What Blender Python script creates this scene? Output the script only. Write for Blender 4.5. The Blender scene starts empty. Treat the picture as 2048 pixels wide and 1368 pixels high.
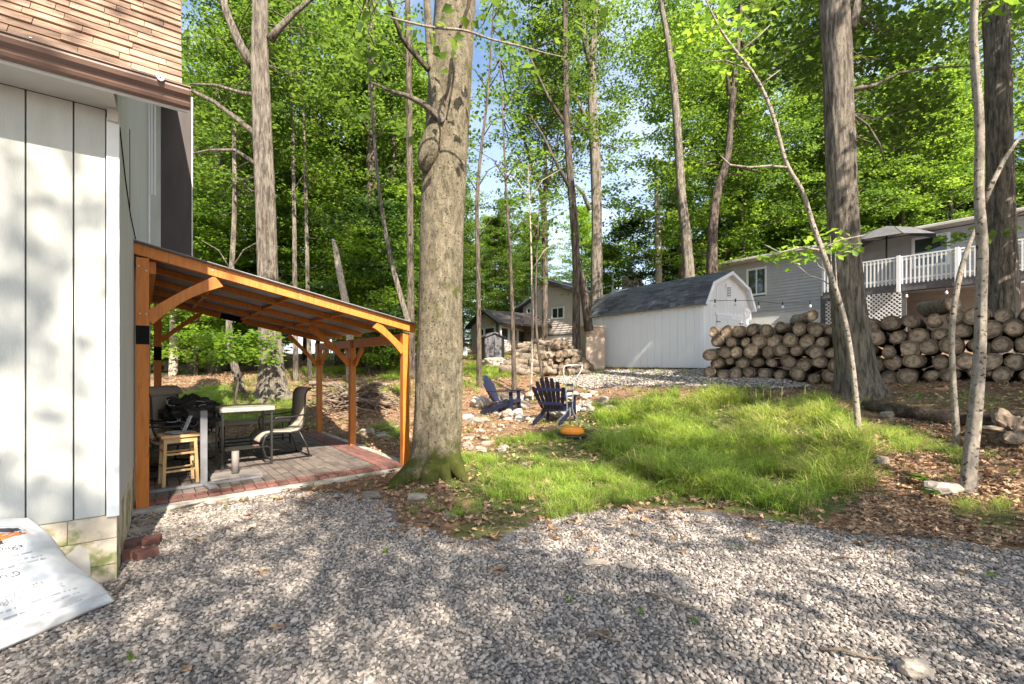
import bpy, math, random
import numpy as np
from mathutils import Vector, Matrix, noise as mnoise, Quaternion
random.seed(7)
RNG = np.random.default_rng(11)
sc = bpy.context.scene
COL = sc.collection
R = math.radians

# ------------------------------------------------------------------ camera, sky, sun, exposure
EYE = 1.5
FPX = 910.0            # focal length in pixels of the 2048 px wide photograph
CX, HY = 1024.0, 730.0
cam_d = bpy.data.cameras.new('camera'); cam = bpy.data.objects.new('camera', cam_d); COL.objects.link(cam)
cam.location = (0, 0, EYE); cam.rotation_euler = (R(90), 0, 0)
cam_d.sensor_width = 36.0; cam_d.lens = 36.0*FPX/2048.0
cam_d.shift_y = (HY-684.0)/2048.0
cam_d.clip_start = 0.05; cam_d.clip_end = 600
sc.camera = cam

SUN_EL, SUN_AZ = R(42), math.atan2(0.47, -0.88)      # azimuth measured from +Y towards +X
sun_dir = Vector((math.sin(SUN_AZ)*math.cos(SUN_EL), math.cos(SUN_AZ)*math.cos(SUN_EL), math.sin(SUN_EL)))
w = bpy.data.worlds.new('World'); sc.world = w; w.use_nodes = True
nt = w.node_tree; nt.nodes.clear()
sky = nt.nodes.new('ShaderNodeTexSky'); sky.sky_type = 'NISHITA'; sky.sun_disc = False
sky.sun_elevation = SUN_EL; sky.sun_rotation = SUN_AZ; sky.air_density = 1.0; sky.dust_density = 1.6; sky.ozone_density = 1.0
tc = nt.nodes.new('ShaderNodeTexCoord')
cn = nt.nodes.new('ShaderNodeTexNoise'); cn.inputs['Scale'].default_value = 2.6; cn.inputs['Detail'].default_value = 7
mp = nt.nodes.new('ShaderNodeMapping'); mp.inputs['Scale'].default_value = (1, 1, 2.4)
cr = nt.nodes.new('ShaderNodeValToRGB'); cr.color_ramp.elements[0].position = .36; cr.color_ramp.elements[1].position = .74
cr.color_ramp.elements[0].color = (0, 0, 0, 1); cr.color_ramp.elements[1].color = (.6, .6, .6, 1)
mx = nt.nodes.new('ShaderNodeMix'); mx.data_type = 'RGBA'; mx.inputs[7].default_value = (5.4, 5.8, 6.4, 1)
bg = nt.nodes.new('ShaderNodeBackground'); bg.inputs['Strength'].default_value = 0.115
wo = nt.nodes.new('ShaderNodeOutputWorld')
L = nt.links.new
L(tc.outputs['Generated'], mp.inputs['Vector']); L(mp.outputs[0], cn.inputs['Vector']); L(cn.outputs['Fac'], cr.inputs[0])
L(cr.outputs[0], mx.inputs[0]); L(sky.outputs[0], mx.inputs[6]); L(mx.outputs[2], bg.inputs[0]); L(bg.outputs[0], wo.inputs[0])
sl = bpy.data.lights.new('sun', 'SUN'); sl.energy = 5.0; sl.angle = R(0.5); sl.color = (1.0, .90, .75)
so = bpy.data.objects.new('sun', sl); COL.objects.link(so)
so.rotation_euler = sun_dir.to_track_quat('Z', 'Y').to_euler(); so.location = (6, -12, 14)
sc.view_settings.view_transform = 'Standard'; sc.view_settings.look = 'None'
sc.view_settings.exposure = 1.5; sc.view_settings.gamma = 1.0
sc.view_settings.use_curve_mapping = False
sc.cycles.max_bounces = 7; sc.cycles.diffuse_bounces = 4; sc.cycles.transmission_bounces = 5
sc.cycles.caustics_reflective = False; sc.cycles.caustics_refractive = False

def P(px, py, d):
    """the point seen at photo pixel (px, py) and distance d along the view axis"""
    return Vector(((px-CX)/FPX*d, d, EYE+(HY-py)/FPX*d))

# ------------------------------------------------------------------ materials
def new_mat(name):
    m = bpy.data.materials.new(name); m.use_nodes = True
    n = m.node_tree; n.nodes.clear()
    out = n.nodes.new('ShaderNodeOutputMaterial'); b = n.nodes.new('ShaderNodeBsdfPrincipled')
    n.links.new(b.outputs[0], out.inputs[0])
    return m, n, b, out

def rgba(c): return (c[0], c[1], c[2], 1)

def mat(name, c1, c2=None, scale=6, rough=.7, stretch=(1, 1, 1), detail=6, bump=0.0, bscale=None, rand=0.0,
        metal=0.0, c3=None, s3=1.5, t3=(.5, .62), spec=None, lo=.35, hi=.65, wave=None, tint=None):
    """noise-mixed colour, fine bump, optional blotches c3 and per-object value variation"""
    m, n, b, out = new_mat(name); K = n.links.new
    tcn = n.nodes.new('ShaderNodeTexCoord'); mpn = n.nodes.new('ShaderNodeMapping'); mpn.inputs['Scale'].default_value = stretch
    K(tcn.outputs['Object'], mpn.inputs['Vector'])
    oi = n.nodes.new('ShaderNodeObjectInfo')
    addv = n.nodes.new('ShaderNodeVectorMath'); addv.operation = 'ADD'
    mulr = n.nodes.new('ShaderNodeMath'); mulr.operation = 'MULTIPLY'; mulr.inputs[1].default_value = 37.0
    K(oi.outputs['Random'], mulr.inputs[0]); K(mpn.outputs[0], addv.inputs[0]); K(mulr.outputs[0], addv.inputs[1])
    vec = addv.outputs[0]
    nz = n.nodes.new('ShaderNodeTexNoise'); nz.inputs['Scale'].default_value = scale; nz.inputs['Detail'].default_value = detail
    K(vec, nz.inputs['Vector'])
    rp = n.nodes.new('ShaderNodeValToRGB'); rp.color_ramp.elements[0].position = lo; rp.color_ramp.elements[1].position = hi
    rp.color_ramp.elements[0].color = rgba(c1); rp.color_ramp.elements[1].color = rgba(c2 or c1)
    K(nz.outputs['Fac'], rp.inputs[0]); col = rp.outputs[0]
    if c3 is not None:
        nb = n.nodes.new('ShaderNodeTexNoise'); nb.inputs['Scale'].default_value = s3; nb.inputs['Detail'].default_value = 8
        nb.inputs['Roughness'].default_value = .65
        K(addv.outputs[0], nb.inputs['Vector'])
        r3 = n.nodes.new('ShaderNodeValToRGB'); r3.color_ramp.elements[0].position = t3[0]; r3.color_ramp.elements[1].position = t3[1]
        K(nb.outputs['Fac'], r3.inputs[0])
        m3 = n.nodes.new('ShaderNodeMix'); m3.data_type = 'RGBA'; m3.inputs[7].default_value = rgba(c3)
        K(r3.outputs[0], m3.inputs[0]); K(col, m3.inputs[6]); col = m3.outputs[2]
    if tint:
        at = n.nodes.new('ShaderNodeAttribute'); at.attribute_name = 'tint'
        hs = n.nodes.new('ShaderNodeMix'); hs.data_type = 'RGBA'; hs.inputs[7].default_value = rgba(tint)
        K(at.outputs['Fac'], hs.inputs[0]); K(col, hs.inputs[6]); col = hs.outputs[2]
    if rand:
        mr = n.nodes.new('ShaderNodeMapRange'); mr.inputs[3].default_value = 1-rand; mr.inputs[4].default_value = 1+rand
        K(oi.outputs['Random'], mr.inputs[0])
        hv = n.nodes.new('ShaderNodeHueSaturation'); K(mr.outputs[0], hv.inputs['Value']); K(col, hv.inputs['Color']); col = hv.outputs[0]
    K(col, b.inputs['Base Color']); b.inputs['Roughness'].default_value = rough; b.inputs['Metallic'].default_value = metal
    if spec is not None: b.inputs['Specular IOR Level'].default_value = spec
    if bump:
        n2 = n.nodes.new('ShaderNodeTexNoise'); n2.inputs['Scale'].default_value = bscale or scale*3; n2.inputs['Detail'].default_value = 8
        K(vec, n2.inputs['Vector'])
        bp = n.nodes.new('ShaderNodeBump'); bp.inputs['Strength'].default_value = 1.0; bp.inputs['Distance'].default_value = bump
        K(n2.outputs['Fac'], bp.inputs['Height']); K(bp.outputs[0], b.inputs['Normal'])
    return m

def leaf_mat(name, c1, c2, trans=.45, rough=.55, rand=.25, tcol=None):
    m, n, b, out = new_mat(name); K = n.links.new
    at = n.nodes.new('ShaderNodeAttribute'); at.attribute_name = 'tint'
    oi = n.nodes.new('ShaderNodeObjectInfo')
    mixc = n.nodes.new('ShaderNodeMix'); mixc.data_type = 'RGBA'; mixc.inputs[6].default_value = rgba(c1); mixc.inputs[7].default_value = rgba(c2)
    K(at.outputs['Fac'], mixc.inputs[0])
    mr = n.nodes.new('ShaderNodeMapRange'); mr.inputs[3].default_value = 1-rand; mr.inputs[4].default_value = 1+rand
    K(oi.outputs['Random'], mr.inputs[0])
    hv = n.nodes.new('ShaderNodeHueSaturation'); K(mr.outputs[0], hv.inputs['Value']); K(mixc.outputs[2], hv.inputs['Color'])
    K(hv.outputs[0], b.inputs['Base Color']); b.inputs['Roughness'].default_value = rough
    tr = n.nodes.new('ShaderNodeBsdfTranslucent')
    h2 = n.nodes.new('ShaderNodeHueSaturation'); h2.inputs['Hue'].default_value = .475; h2.inputs['Saturation'].default_value = 1.0; h2.inputs['Value'].default_value = 1.9
    K(hv.outputs[0], h2.inputs['Color']); K(h2.outputs[0], tr.inputs['Color'])
    ms = n.nodes.new('ShaderNodeMixShader'); ms.inputs[0].default_value = trans
    K(b.outputs[0], ms.inputs[1]); K(tr.outputs[0], ms.inputs[2]); K(ms.outputs[0], out.inputs[0])
    return m

def bark_mat(name, c1, c2, moss=None, sc1=9, vz=.22, bump=.02, rough=.9, spots=None, sps=14, spt=.56, c_lo=.36, c_hi=.64):
    m, n, b, out = new_mat(name); K = n.links.new
    tcn = n.nodes.new('ShaderNodeTexCoord'); mpn = n.nodes.new('ShaderNodeMapping'); mpn.inputs['Scale'].default_value = (1, 1, vz)
    K(tcn.outputs['Object'], mpn.inputs['Vector'])
    nz = n.nodes.new('ShaderNodeTexNoise'); nz.inputs['Scale'].default_value = sc1; nz.inputs['Detail'].default_value = 9; nz.inputs['Roughness'].default_value = .7
    nz.inputs['Distortion'].default_value = .4
    K(mpn.outputs[0], nz.inputs['Vector'])
    vo = n.nodes.new('ShaderNodeTexVoronoi'); vo.feature = 'DISTANCE_TO_EDGE'; vo.inputs['Scale'].default_value = sc1*1.6
    mix0 = n.nodes.new('ShaderNodeVectorMath'); mix0.operation = 'MULTIPLY_ADD'; mix0.inputs[1].default_value = (.25, .25, .25)
    K(nz.outputs['Color'], mix0.inputs[0]); K(mpn.outputs[0], mix0.inputs[2]); K(mix0.outputs[0], vo.inputs['Vector'])
    rp = n.nodes.new('ShaderNodeValToRGB'); rp.color_ramp.elements[0].position = c_lo; rp.color_ramp.elements[1].position = c_hi
    rp.color_ramp.elements[0].color = rgba(c1); rp.color_ramp.elements[1].color = rgba(c2); K(nz.outputs['Fac'], rp.inputs[0])
    col = rp.outputs[0]
    big = n.nodes.new('ShaderNodeTexNoise'); big.inputs['Scale'].default_value = 2.3; big.inputs['Detail'].default_value = 7; big.inputs['Roughness'].default_value = .68
    K(tcn.outputs['Object'], big.inputs['Vector'])
    if spots:
        r2 = n.nodes.new('ShaderNodeValToRGB'); r2.color_ramp.elements[0].position = spt; r2.color_ramp.elements[1].position = spt+.07
        n3 = n.nodes.new('ShaderNodeTexNoise'); n3.inputs['Scale'].default_value = sps; n3.inputs['Detail'].default_value = 6
        K(tcn.outputs['Object'], n3.inputs['Vector']); K(n3.outputs['Fac'], r2.inputs[0])
        mm = n.nodes.new('ShaderNodeMix'); mm.data_type = 'RGBA'; mm.inputs[7].default_value = rgba(spots); K(r2.outputs[0], mm.inputs[0]); K(col, mm.inputs[6]); col = mm.outputs[2]
    if moss:
        sx = n.nodes.new('ShaderNodeSeparateXYZ'); K(tcn.outputs['Object'], sx.inputs[0])
        mr = n.nodes.new('ShaderNodeMapRange'); mr.inputs[1].default_value = 0.0; mr.inputs[2].default_value = .75; mr.inputs[3].default_value = .24; mr.inputs[4].default_value = -.015
        K(sx.outputs[2], mr.inputs[0]); ad = n.nodes.new('ShaderNodeMath'); ad.operation = 'ADD'; K(mr.outputs[0], ad.inputs[0]); K(big.outputs['Fac'], ad.inputs[1])
        r3 = n.nodes.new('ShaderNodeValToRGB'); r3.color_ramp.elements[0].position = .56; r3.color_ramp.elements[1].position = .68; K(ad.outputs[0], r3.inputs[0])
        mm = n.nodes.new('ShaderNodeMix'); mm.data_type = 'RGBA'; mm.inputs[7].default_value = rgba(moss); K(r3.outputs[0], mm.inputs[0]); K(col, mm.inputs[6]); col = mm.outputs[2]
    K(col, b.inputs['Base Color']); b.inputs['Roughness'].default_value = rough; b.inputs['Specular IOR Level'].default_value = .2
    sm = n.nodes.new('ShaderNodeMath'); sm.operation = 'MULTIPLY_ADD'; sm.inputs[1].default_value = 1.6
    K(vo.outputs['Distance'], sm.inputs[0]); K(nz.outputs['Fac'], sm.inputs[2])
    bp = n.nodes.new('ShaderNodeBump'); bp.inputs['Strength'].default_value = 1; bp.inputs['Distance'].default_value = bump
    K(sm.outputs[0], bp.inputs['Height']); K(bp.outputs[0], b.inputs['Normal'])
    return m

M = {}
M['siding'] = mat('pale_green_siding', (.47, .48, .46), (.54, .545, .52), 3, .65, (3, 3, .5), bump=.0025, bscale=60, c3=(.44, .44, .38), s3=2.2, t3=(.54, .8))
M['trim'] = mat('white_trim_paint', (.72, .74, .76), (.80, .81, .82), 5, .5, bump=.001, bscale=40)
M['soffit'] = mat('soffit_paint', (.52, .50, .46), (.60, .58, .54), 4, .7)
M['gutter'] = mat('brown_gutter_metal', (.15, .088, .068), (.2, .12, .095), 3, .38, (1, 1, 1), bump=.002, bscale=9, c3=(.3, .2, .16), s3=3, t3=(.6, .8))
M['edge'] = mat('dark_drip_edge', (.07, .075, .09), (.12, .12, .14), 8, .6)
M['shake'] = mat('brown_weathered_shingle', (.21, .13, .09), (.36, .24, .17), 9, .92, (1, 1, 4), bump=.006, bscale=50, rand=.3, c3=(.1, .085, .06), s3=7, t3=(.55, .72))
M['mossf'] = mat('mossy_painted_concrete', (.58, .48, .37), (.70, .61, .49), 5, .85, bump=.006, bscale=22, c3=(.22, .24, .09), s3=4.5, t3=(.47, .60))
M['patch'] = mat('cement_patch', (.52, .49, .45), (.60, .57, .52), 5, .8, bump=.003, bscale=14)
M['dark_panel'] = mat('dark_brown_panel', (.045, .036, .035), (.065, .052, .05), 6, .7, (1, 1, .2))
M['timber'] = mat('orange_stained_timber', (.47, .14, .018), (.62, .215, .032), 5, .55, (6, 6, .6), bump=.0015, bscale=14, rand=.12, c3=(.24, .08, .015), s3=5, t3=(.56, .70))
M['tape'] = mat('black_tape', (.006, .006, .007), (.012, .012, .012), 9, .8, spec=.15)
M['metal_roof'] = mat('grey_corrugated_sheet', (.30, .30, .33), (.38, .38, .41), 3, .45)
M['roof_dark'] = mat('dark_corrugated_sheet', (.05, .045, .045), (.08, .07, .07), 3, .5)
M['paver'] = mat('grey_brown_paver', (.115, .092, .083), (.175, .145, .13), 12, .85, bump=.003, bscale=50, rand=.16, c3=(.09, .07, .062), s3=2)
M['brick'] = mat('red_brick', (.135, .055, .045), (.20, .09, .075), 16, .85, bump=.003, bscale=60, rand=.2, c3=(.16, .09, .08), s3=6)
M['concrete'] = mat('worn_concrete', (.30, .29, .26), (.42, .40, .37), 8, .9, bump=.006, bscale=30, c3=(.19, .19, .15), s3=3)
M['iron'] = mat('dark_bronze_metal', (.035, .033, .033), (.05, .047, .045), 8, .42, metal=.5)
M['sling'] = mat('tan_sling_fabric', (.27, .235, .19), (.34, .30, .25), 60, .85, bump=.001, bscale=300)
M['tabletop'] = mat('cream_stone_tabletop', (.27, .26, .235), (.36, .345, .32), 14, .4, c3=(.36, .33, .29), s3=5)
M['bagblack'] = mat('black_fabric', (.012, .012, .013), (.03, .03, .032), 5, .6)
M['tan_wood'] = mat('tan_stool_wood', (.52, .33, .15), (.62, .42, .21), 6, .5, (5, 5, .6), rand=.08)
M['grey_metal'] = mat('grey_painted_post', (.15, .15, .17), (.19, .19, .21), 8, .55)
M['pinkish'] = mat('weathered_grey_plastic', (.17, .152, .145), (.23, .21, .20), 8, .7)
M['dish'] = mat('grey_dish', (.38, .40, .43), (.46, .48, .5), 8, .4)
M['navy'] = mat('navy_plastic', (.006, .009, .03), (.010, .014, .045), 5, .45)
M['steel'] = mat('galvanised_tube', (.42, .42, .42), (.56, .56, .56), 14, .38, metal=.7)
M['orange'] = mat('orange_plastic', (.85, .27, .02), (.95, .36, .03), 7, .45)
M['blackp'] = mat('black_plastic', (.02, .02, .022), (.03, .03, .03), 7, .5)
M['bag'] = mat('white_woven_plastic', (.56, .57, .60), (.66, .67, .69), 3, .45, bump=.004, bscale=7)
M['ink'] = mat('dark_print', (.04, .04, .045), (.06, .06, .06), 9, .6)
M['inkgrey'] = mat('faded_print', (.28, .28, .31), (.4, .4, .42), 9, .6)
M['inkorange'] = mat('orange_print', (.86, .22, .02), (.92, .28, .03), 9, .6)
M['rock'] = mat('field_stone', (.24, .20, .165), (.42, .36, .30), 7, .9, bump=.012, bscale=16, rand=.25, c3=(.2, .17, .14), s3=3)
M['rock_pale'] = mat('pale_boulder', (.44, .40, .34), (.60, .56, .49), 7, .85, bump=.01, bscale=10)
M['gravel'] = mat('grey_gravel_stone', (.135, .122, .115), (.43, .385, .36), 14, .85, rand=.6, c3=(.42, .31, .21), s3=9, t3=(.54, .61), bump=.002, bscale=60)
M['log_end'] = None
M['shed_wall'] = mat('shed_panel_paint', (.76, .76, .765), (.80, .80, .805), 3, .6, (8, 8, .4), bump=.001, bscale=30)
M['shed_trim'] = mat('shed_trim_paint', (.80, .81, .84), (.84, .85, .87), 4, .5)
M['shingle'] = mat('grey_asphalt_shingle', (.062, .066, .078), (.11, .115, .13), 30, .95, bump=.002, bscale=120, rand=.38)
M['grey_siding'] = mat('grey_vinyl_siding', (.42, .43, .465), (.47, .48, .51), 3, .55)
M['white_wall'] = mat('white_basement_wall', (.66, .67, .70), (.72, .73, .75), 3, .7)
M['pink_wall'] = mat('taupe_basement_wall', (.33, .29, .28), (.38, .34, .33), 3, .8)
M['beige_siding'] = mat('beige_vinyl_siding', (.62, .53, .50), (.68, .60, .57), 3, .6)
M['glass'] = mat('window_glass', (.03, .04, .04), (.05, .06, .06), 3, .04, spec=1.0)
M['umb'] = mat('grey_umbrella_canvas', (.085, .083, .09), (.11, .108, .115), 5, .85)
M['beige_plastic'] = mat('beige_cabinet_plastic', (.50, .38, .29), (.54, .42, .33), 5, .55)
M['dark_box'] = mat('charcoal_resin', (.085, .085, .095), (.115, .115, .125), 8, .6)
M['rotten'] = bark_mat('rotten_log_bark', (.045, .034, .026), (.20, .15, .11), moss=None, sc1=7, vz=1, bump=.04)
M['bark_beech'] = bark_mat('mossy_grey_bark', (.115, .098, .068), (.34, .29, .205), moss=(.085, .095, .02), sc1=15, vz=.45, bump=.016, spots=(.06, .052, .036), sps=38, spt=.585)
M['bark_furrow'] = bark_mat('furrowed_brown_bark', (.14, .118, .095), (.52, .45, .37), sc1=17, vz=.15, bump=.06, c_lo=.40, c_hi=.60)
M['bark_dark'] = bark_mat('dark_forest_bark', (.045, .036, .03), (.25, .20, .16), sc1=14, vz=.16, bump=.03, c_lo=.40, c_hi=.62)
M['bark_pale'] = bark_mat('pale_grey_bark', (.32, .27, .22), (.60, .53, .45), sc1=22, vz=.6, bump=.012, spots=(.09, .065, .045), sps=24, spt=.58)
M['bark_log'] = bark_mat('dry_log_bark', (.13, .10, .075), (.38, .31, .24), sc1=12, vz=.3, bump=.012)
M['stick'] = bark_mat('dry_stick_bark', (.10, .075, .055), (.30, .235, .18), sc1=10, vz=.3, bump=.004)
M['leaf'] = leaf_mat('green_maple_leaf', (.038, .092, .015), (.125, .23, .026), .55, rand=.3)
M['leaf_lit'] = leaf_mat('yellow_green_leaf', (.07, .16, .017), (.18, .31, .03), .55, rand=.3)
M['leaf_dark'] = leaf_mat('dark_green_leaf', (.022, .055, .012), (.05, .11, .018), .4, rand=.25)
M['grass'] = leaf_mat('lush_grass_blade', (.11, .21, .024), (.37, .49, .085), .45, .5, rand=.45)
M['straw'] = leaf_mat('dry_straw_blade', (.30, .26, .09), (.62, .52, .27), .3, .7, rand=.3)
M['litter'] = leaf_mat('dry_fallen_leaf', (.20, .105, .055), (.48, .34, .21), .15, .8, rand=.45)

def log_end_mat():
    m, n, b, out = new_mat('cut_log_end'); K = n.links.new
    tcn = n.nodes.new('ShaderNodeTexCoord'); oi = n.nodes.new('ShaderNodeObjectInfo')
    sep = n.nodes.new('ShaderNodeSeparateXYZ'); K(tcn.outputs['Object'], sep.inputs[0])
    cb = n.nodes.new('ShaderNodeCombineXYZ'); K(sep.outputs[0], cb.inputs[0]); K(sep.outputs[2], cb.inputs[1])
    K(oi.outputs['Random'], cb.inputs[2])
    nz = n.nodes.new('ShaderNodeTexNoise'); nz.inputs['Scale'].default_value = 7; nz.inputs['Detail'].default_value = 7; K(cb.outputs[0], nz.inputs['Vector'])
    # radial darkening of the decayed rim is the log's own colour
    ln = n.nodes.new('ShaderNodeVectorMath'); ln.operation = 'LENGTH'
    c2 = n.nodes.new('ShaderNodeCombineXYZ'); K(sep.outputs[0], c2.inputs[0]); K(sep.outputs[2], c2.inputs[1]); K(c2.outputs[0], ln.inputs[0])
    ad = n.nodes.new('ShaderNodeMath'); ad.operation = 'MULTIPLY_ADD'; ad.inputs[1].default_value = .10; K(nz.outputs['Fac'], ad.inputs[0]); K(ln.outputs['Value'], ad.inputs[2])
    rp = n.nodes.new('ShaderNodeValToRGB'); e = rp.color_ramp.elements
    e[0].position = .05; e[0].color = (.46, .33, .22, 1); e[1].position = .24; e[1].color = (.055, .038, .028, 1)
    for p, c in ((.10, (.62, .47, .33, 1)), (.155, (.50, .37, .25, 1)), (.185, (.20, .13, .085, 1)), (.205, (.31, .23, .15, 1))):
        x = e.new(p); x.color = c
    K(ad.outputs[0], rp.inputs[0])
    r2 = n.nodes.new('ShaderNodeValToRGB'); r2.color_ramp.elements[0].position = .48; r2.color_ramp.elements[1].position = .56
    n2 = n.nodes.new('ShaderNodeTexNoise'); n2.inputs['Scale'].default_value = 16; n2.inputs['Detail'].default_value = 6; K(cb.outputs[0], n2.inputs['Vector']); K(n2.outputs['Fac'], r2.inputs[0])
    mm = n.nodes.new('ShaderNodeMix'); mm.data_type = 'RGBA'; mm.inputs[7].default_value = (.07, .05, .038, 1)
    sc_ = n.nodes.new('ShaderNodeMath'); sc_.operation = 'MULTIPLY'; sc_.inputs[1].default_value = .4; K(r2.outputs[0], sc_.inputs[0])
    K(sc_.outputs[0], mm.inputs[0]); K(rp.outputs[0], mm.inputs[6])
    mr = n.nodes.new('ShaderNodeMapRange'); mr.inputs[3].default_value = .75; mr.inputs[4].default_value = 1.25; K(oi.outputs['Random'], mr.inputs[0])
    hv = n.nodes.new('ShaderNodeHueSaturation'); K(mr.outputs[0], hv.inputs['Value']); K(mm.outputs[2], hv.inputs['Color'])
    K(hv.outputs[0], b.inputs['Base Color']); b.inputs['Roughness'].default_value = .9
    wv = n.nodes.new('ShaderNodeMath'); wv.operation = 'SINE'; w2 = n.nodes.new('ShaderNodeMath'); w2.operation = 'MULTIPLY'; w2.inputs[1].default_value = 330
    K(ad.outputs[0], w2.inputs[0]); K(w2.outputs[0], wv.inputs[0])
    bp = n.nodes.new('ShaderNodeBump'); bp.inputs['Distance'].default_value = .007; K(wv.outputs[0], bp.inputs['Height']); K(bp.outputs[0], b.inputs['Normal'])
    return m
M['log_end'] = log_end_mat()

# ------------------------------------------------------------------ object helpers
def tag(o, label=None, cat=None, group=None, kind=None):
    if label: o['label'] = label
    if cat: o['category'] = cat
    if group: o['group'] = group
    if kind: o['kind'] = kind
    return o

def thing(name, label, cat, loc=(0, 0, 0), group=None, rz=0):
    o = bpy.data.objects.new(name, None); o.empty_display_size = .1; COL.objects.link(o)
    o.location = loc; o.rotation_euler = (0, 0, rz)
    return tag(o, label, cat, group)

def wloc(o):
    v = Vector((0, 0, 0))
    while o is not None:
        v += o.location; o = o.parent
    return v

class MB:
    def __init__(s, T=None): s.v = []; s.f = []; s.mi = []; s.T = T; s.m = 0
    def add(s, vs, fs):
        k = len(s.v)
        if s.T is not None: vs = [s.T @ Vector(p) for p in vs]
        s.v += [tuple(p) for p in vs]; s.f += [tuple(i+k for i in f) for f in fs]; s.mi += [s.m]*len(fs)
        return s
    def box(s, x0, x1, y0, y1, z0, z1):
        return s.add([(x0, y0, z0), (x1, y0, z0), (x1, y1, z0), (x0, y1, z0), (x0, y0, z1), (x1, y0, z1), (x1, y1, z1), (x0, y1, z1)],
              [(0, 3, 2, 1), (4, 5, 6, 7), (0, 1, 5, 4), (1, 2, 6, 5), (2, 3, 7, 6), (3, 0, 4, 7)])
    def prism(s, pts, ax, a, b):
        """closed 2D outline extruded along axis ax ('x': pts are (y,z); 'y': (x,z); 'z': (x,y)) from a to b"""
        n = len(pts); mk = {'x': lambda p, t: (t, p[0], p[1]), 'y': lambda p, t: (p[0], t, p[1]), 'z': lambda p, t: (p[0], p[1], t)}[ax]
        vs = [mk(p, a) for p in pts]+[mk(p, b) for p in pts]
        return s.add(vs, [tuple(range(n))[::-1], tuple(range(n, 2*n))]+[(i, (i+1) % n, n+(i+1) % n, n+i) for i in range(n)])
    def beam(s, p, q, wd, ht, up=(0, 0, 1)):
        p = Vector(p); q = Vector(q); d = (q-p).normalized(); up = Vector(up)
        sd = d.cross(up)
        if sd.length < 1e-4: sd = d.cross(Vector((0, 1, 0)))
        sd.normalize(); u = sd.cross(d).normalized(); a = sd*(wd/2); b = u*(ht/2)
        vs = [p-a-b, p+a-b, p+a+b, p-a+b, q-a-b, q+a-b, q+a+b, q-a+b]
        return s.add(vs, [(0, 1, 2, 3), (7, 6, 5, 4), (0, 4, 5, 1), (1, 5, 6, 2), (2, 6, 7, 3), (3, 7, 4, 0)])
    def tube(s, pts, rad, n=8, cap=True, wob=0.0, seed=0, ridges=None):
        pts = [Vector(p) for p in pts]; N = len(pts)
        if not hasattr(rad, '__len__'): rad = [rad]*N
        vs = []; fs = []
        d0 = (pts[1]-pts[0]).normalized(); ref = Vector((1, 0, 0)) if abs(d0.x) < .8 else Vector((0, 1, 0))
        u = d0.cross(ref).normalized(); prev = d0; acc = 0
        for i, p in enumerate(pts):
            d = ((pts[min(i+1, N-1)]-pts[max(i-1, 0)])).normalized()
            qn = prev.rotation_difference(d); u = (qn @ u).normalized(); prev = d
            vv = d.cross(u).normalized()
            if i: acc += (pts[i]-pts[i-1]).length
            for k in range(n):
                a = 2*math.pi*k/n; r = rad[i]
                if ridges: r *= ridges(a, acc, rad[i])
                elif wob: r *= 1+wob*mnoise.noise(Vector((math.cos(a)*1.3+seed*7.1, math.sin(a)*1.3, acc*1.5)))
                vs.append(p+u*(math.cos(a)*r)+vv*(math.sin(a)*r))
            if i:
                b = (i-1)*n
                fs += [(b+k, b+(k+1) % n, b+n+(k+1) % n, b+n+k) for k in range(n)]
        if cap: fs += [tuple(range(n))[::-1], tuple(range((N-1)*n, N*n))]
        return s.add(vs, fs)
    def lathe(s, prof, n=24, c=(0, 0, 0)):
        vs = []; fs = []; c = Vector(c)
        for r, z in prof:
            for k in range(n): a = 2*math.pi*k/n; vs.append(c+Vector((r*math.cos(a), r*math.sin(a), z)))
        for i in range(len(prof)-1):
            b = i*n; fs += [(b+k, b+(k+1) % n, b+n+(k+1) % n, b+n+k) for k in range(n)]
        return s.add(vs, fs)
    def rock(s, c, r, seed, sq=(1, 1, .7), sub=2, rough=.35):
        import bmesh
        bm = bmesh.new(); bmesh.ops.create_icosphere(bm, subdivisions=sub, radius=1)
        vs = []
        for v in bm.verts:
            q = v.co.copy(); k = 1+rough*mnoise.noise(q*1.3+Vector((seed*3.7, seed, 0)))+rough*.5*mnoise.noise(q*3+Vector((seed, 0, 5)))
            m = max(abs(q.x), abs(q.y), abs(q.z)); k *= (1/m)**.35
            vs.append(Vector(c)+Vector((q.x*sq[0], q.y*sq[1], q.z*sq[2]))*r*k)
        fs = [tuple(v.index for v in f.verts) for f in bm.faces]; bm.free()
        return s.add(vs, fs)
    def mesh(s, name, mats, smooth=False):
        me = bpy.data.meshes.new(name); me.from_pydata(s.v, [], s.f)
        for m in (mats if isinstance(mats, (list, tuple)) else [mats]): me.materials.append(m)
        if any(s.mi): me.polygons.foreach_set('material_index', s.mi)
        if smooth: me.polygons.foreach_set('use_smooth', [True]*len(me.polygons))
        me.update(); return me
    def build(s, name, mats, parent=None, smooth=False, bevel=0, origin=None, **kw):
        if origin is None: origin = wloc(parent) if parent is not None else Vector((0, 0, 0))
        par = wloc(parent) if parent is not None else Vector((0, 0, 0))
        origin = Vector(origin)
        s.v = [(a-origin.x, b-origin.y, c-origin.z) for a, b, c in s.v]
        o = bpy.data.objects.new(name, s.mesh(name, mats, smooth)); COL.objects.link(o)
        if parent is not None: o.parent = parent
        o.location = origin-par
        if bevel:
            b = o.modifiers.new('bevel', 'BEVEL'); b.width = bevel; b.segments = 2; b.limit_method = 'ANGLE'; b.angle_limit = R(40)
        return tag(o, **kw) if kw else o

def share(me, name, parent, loc=(0, 0, 0), rot=(0, 0, 0), scl=(1, 1, 1)):
    o = bpy.data.objects.new(name, me); COL.objects.link(o); o.parent = parent
    o.location = loc; o.rotation_euler = rot; o.scale = scl
    return o

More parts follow.
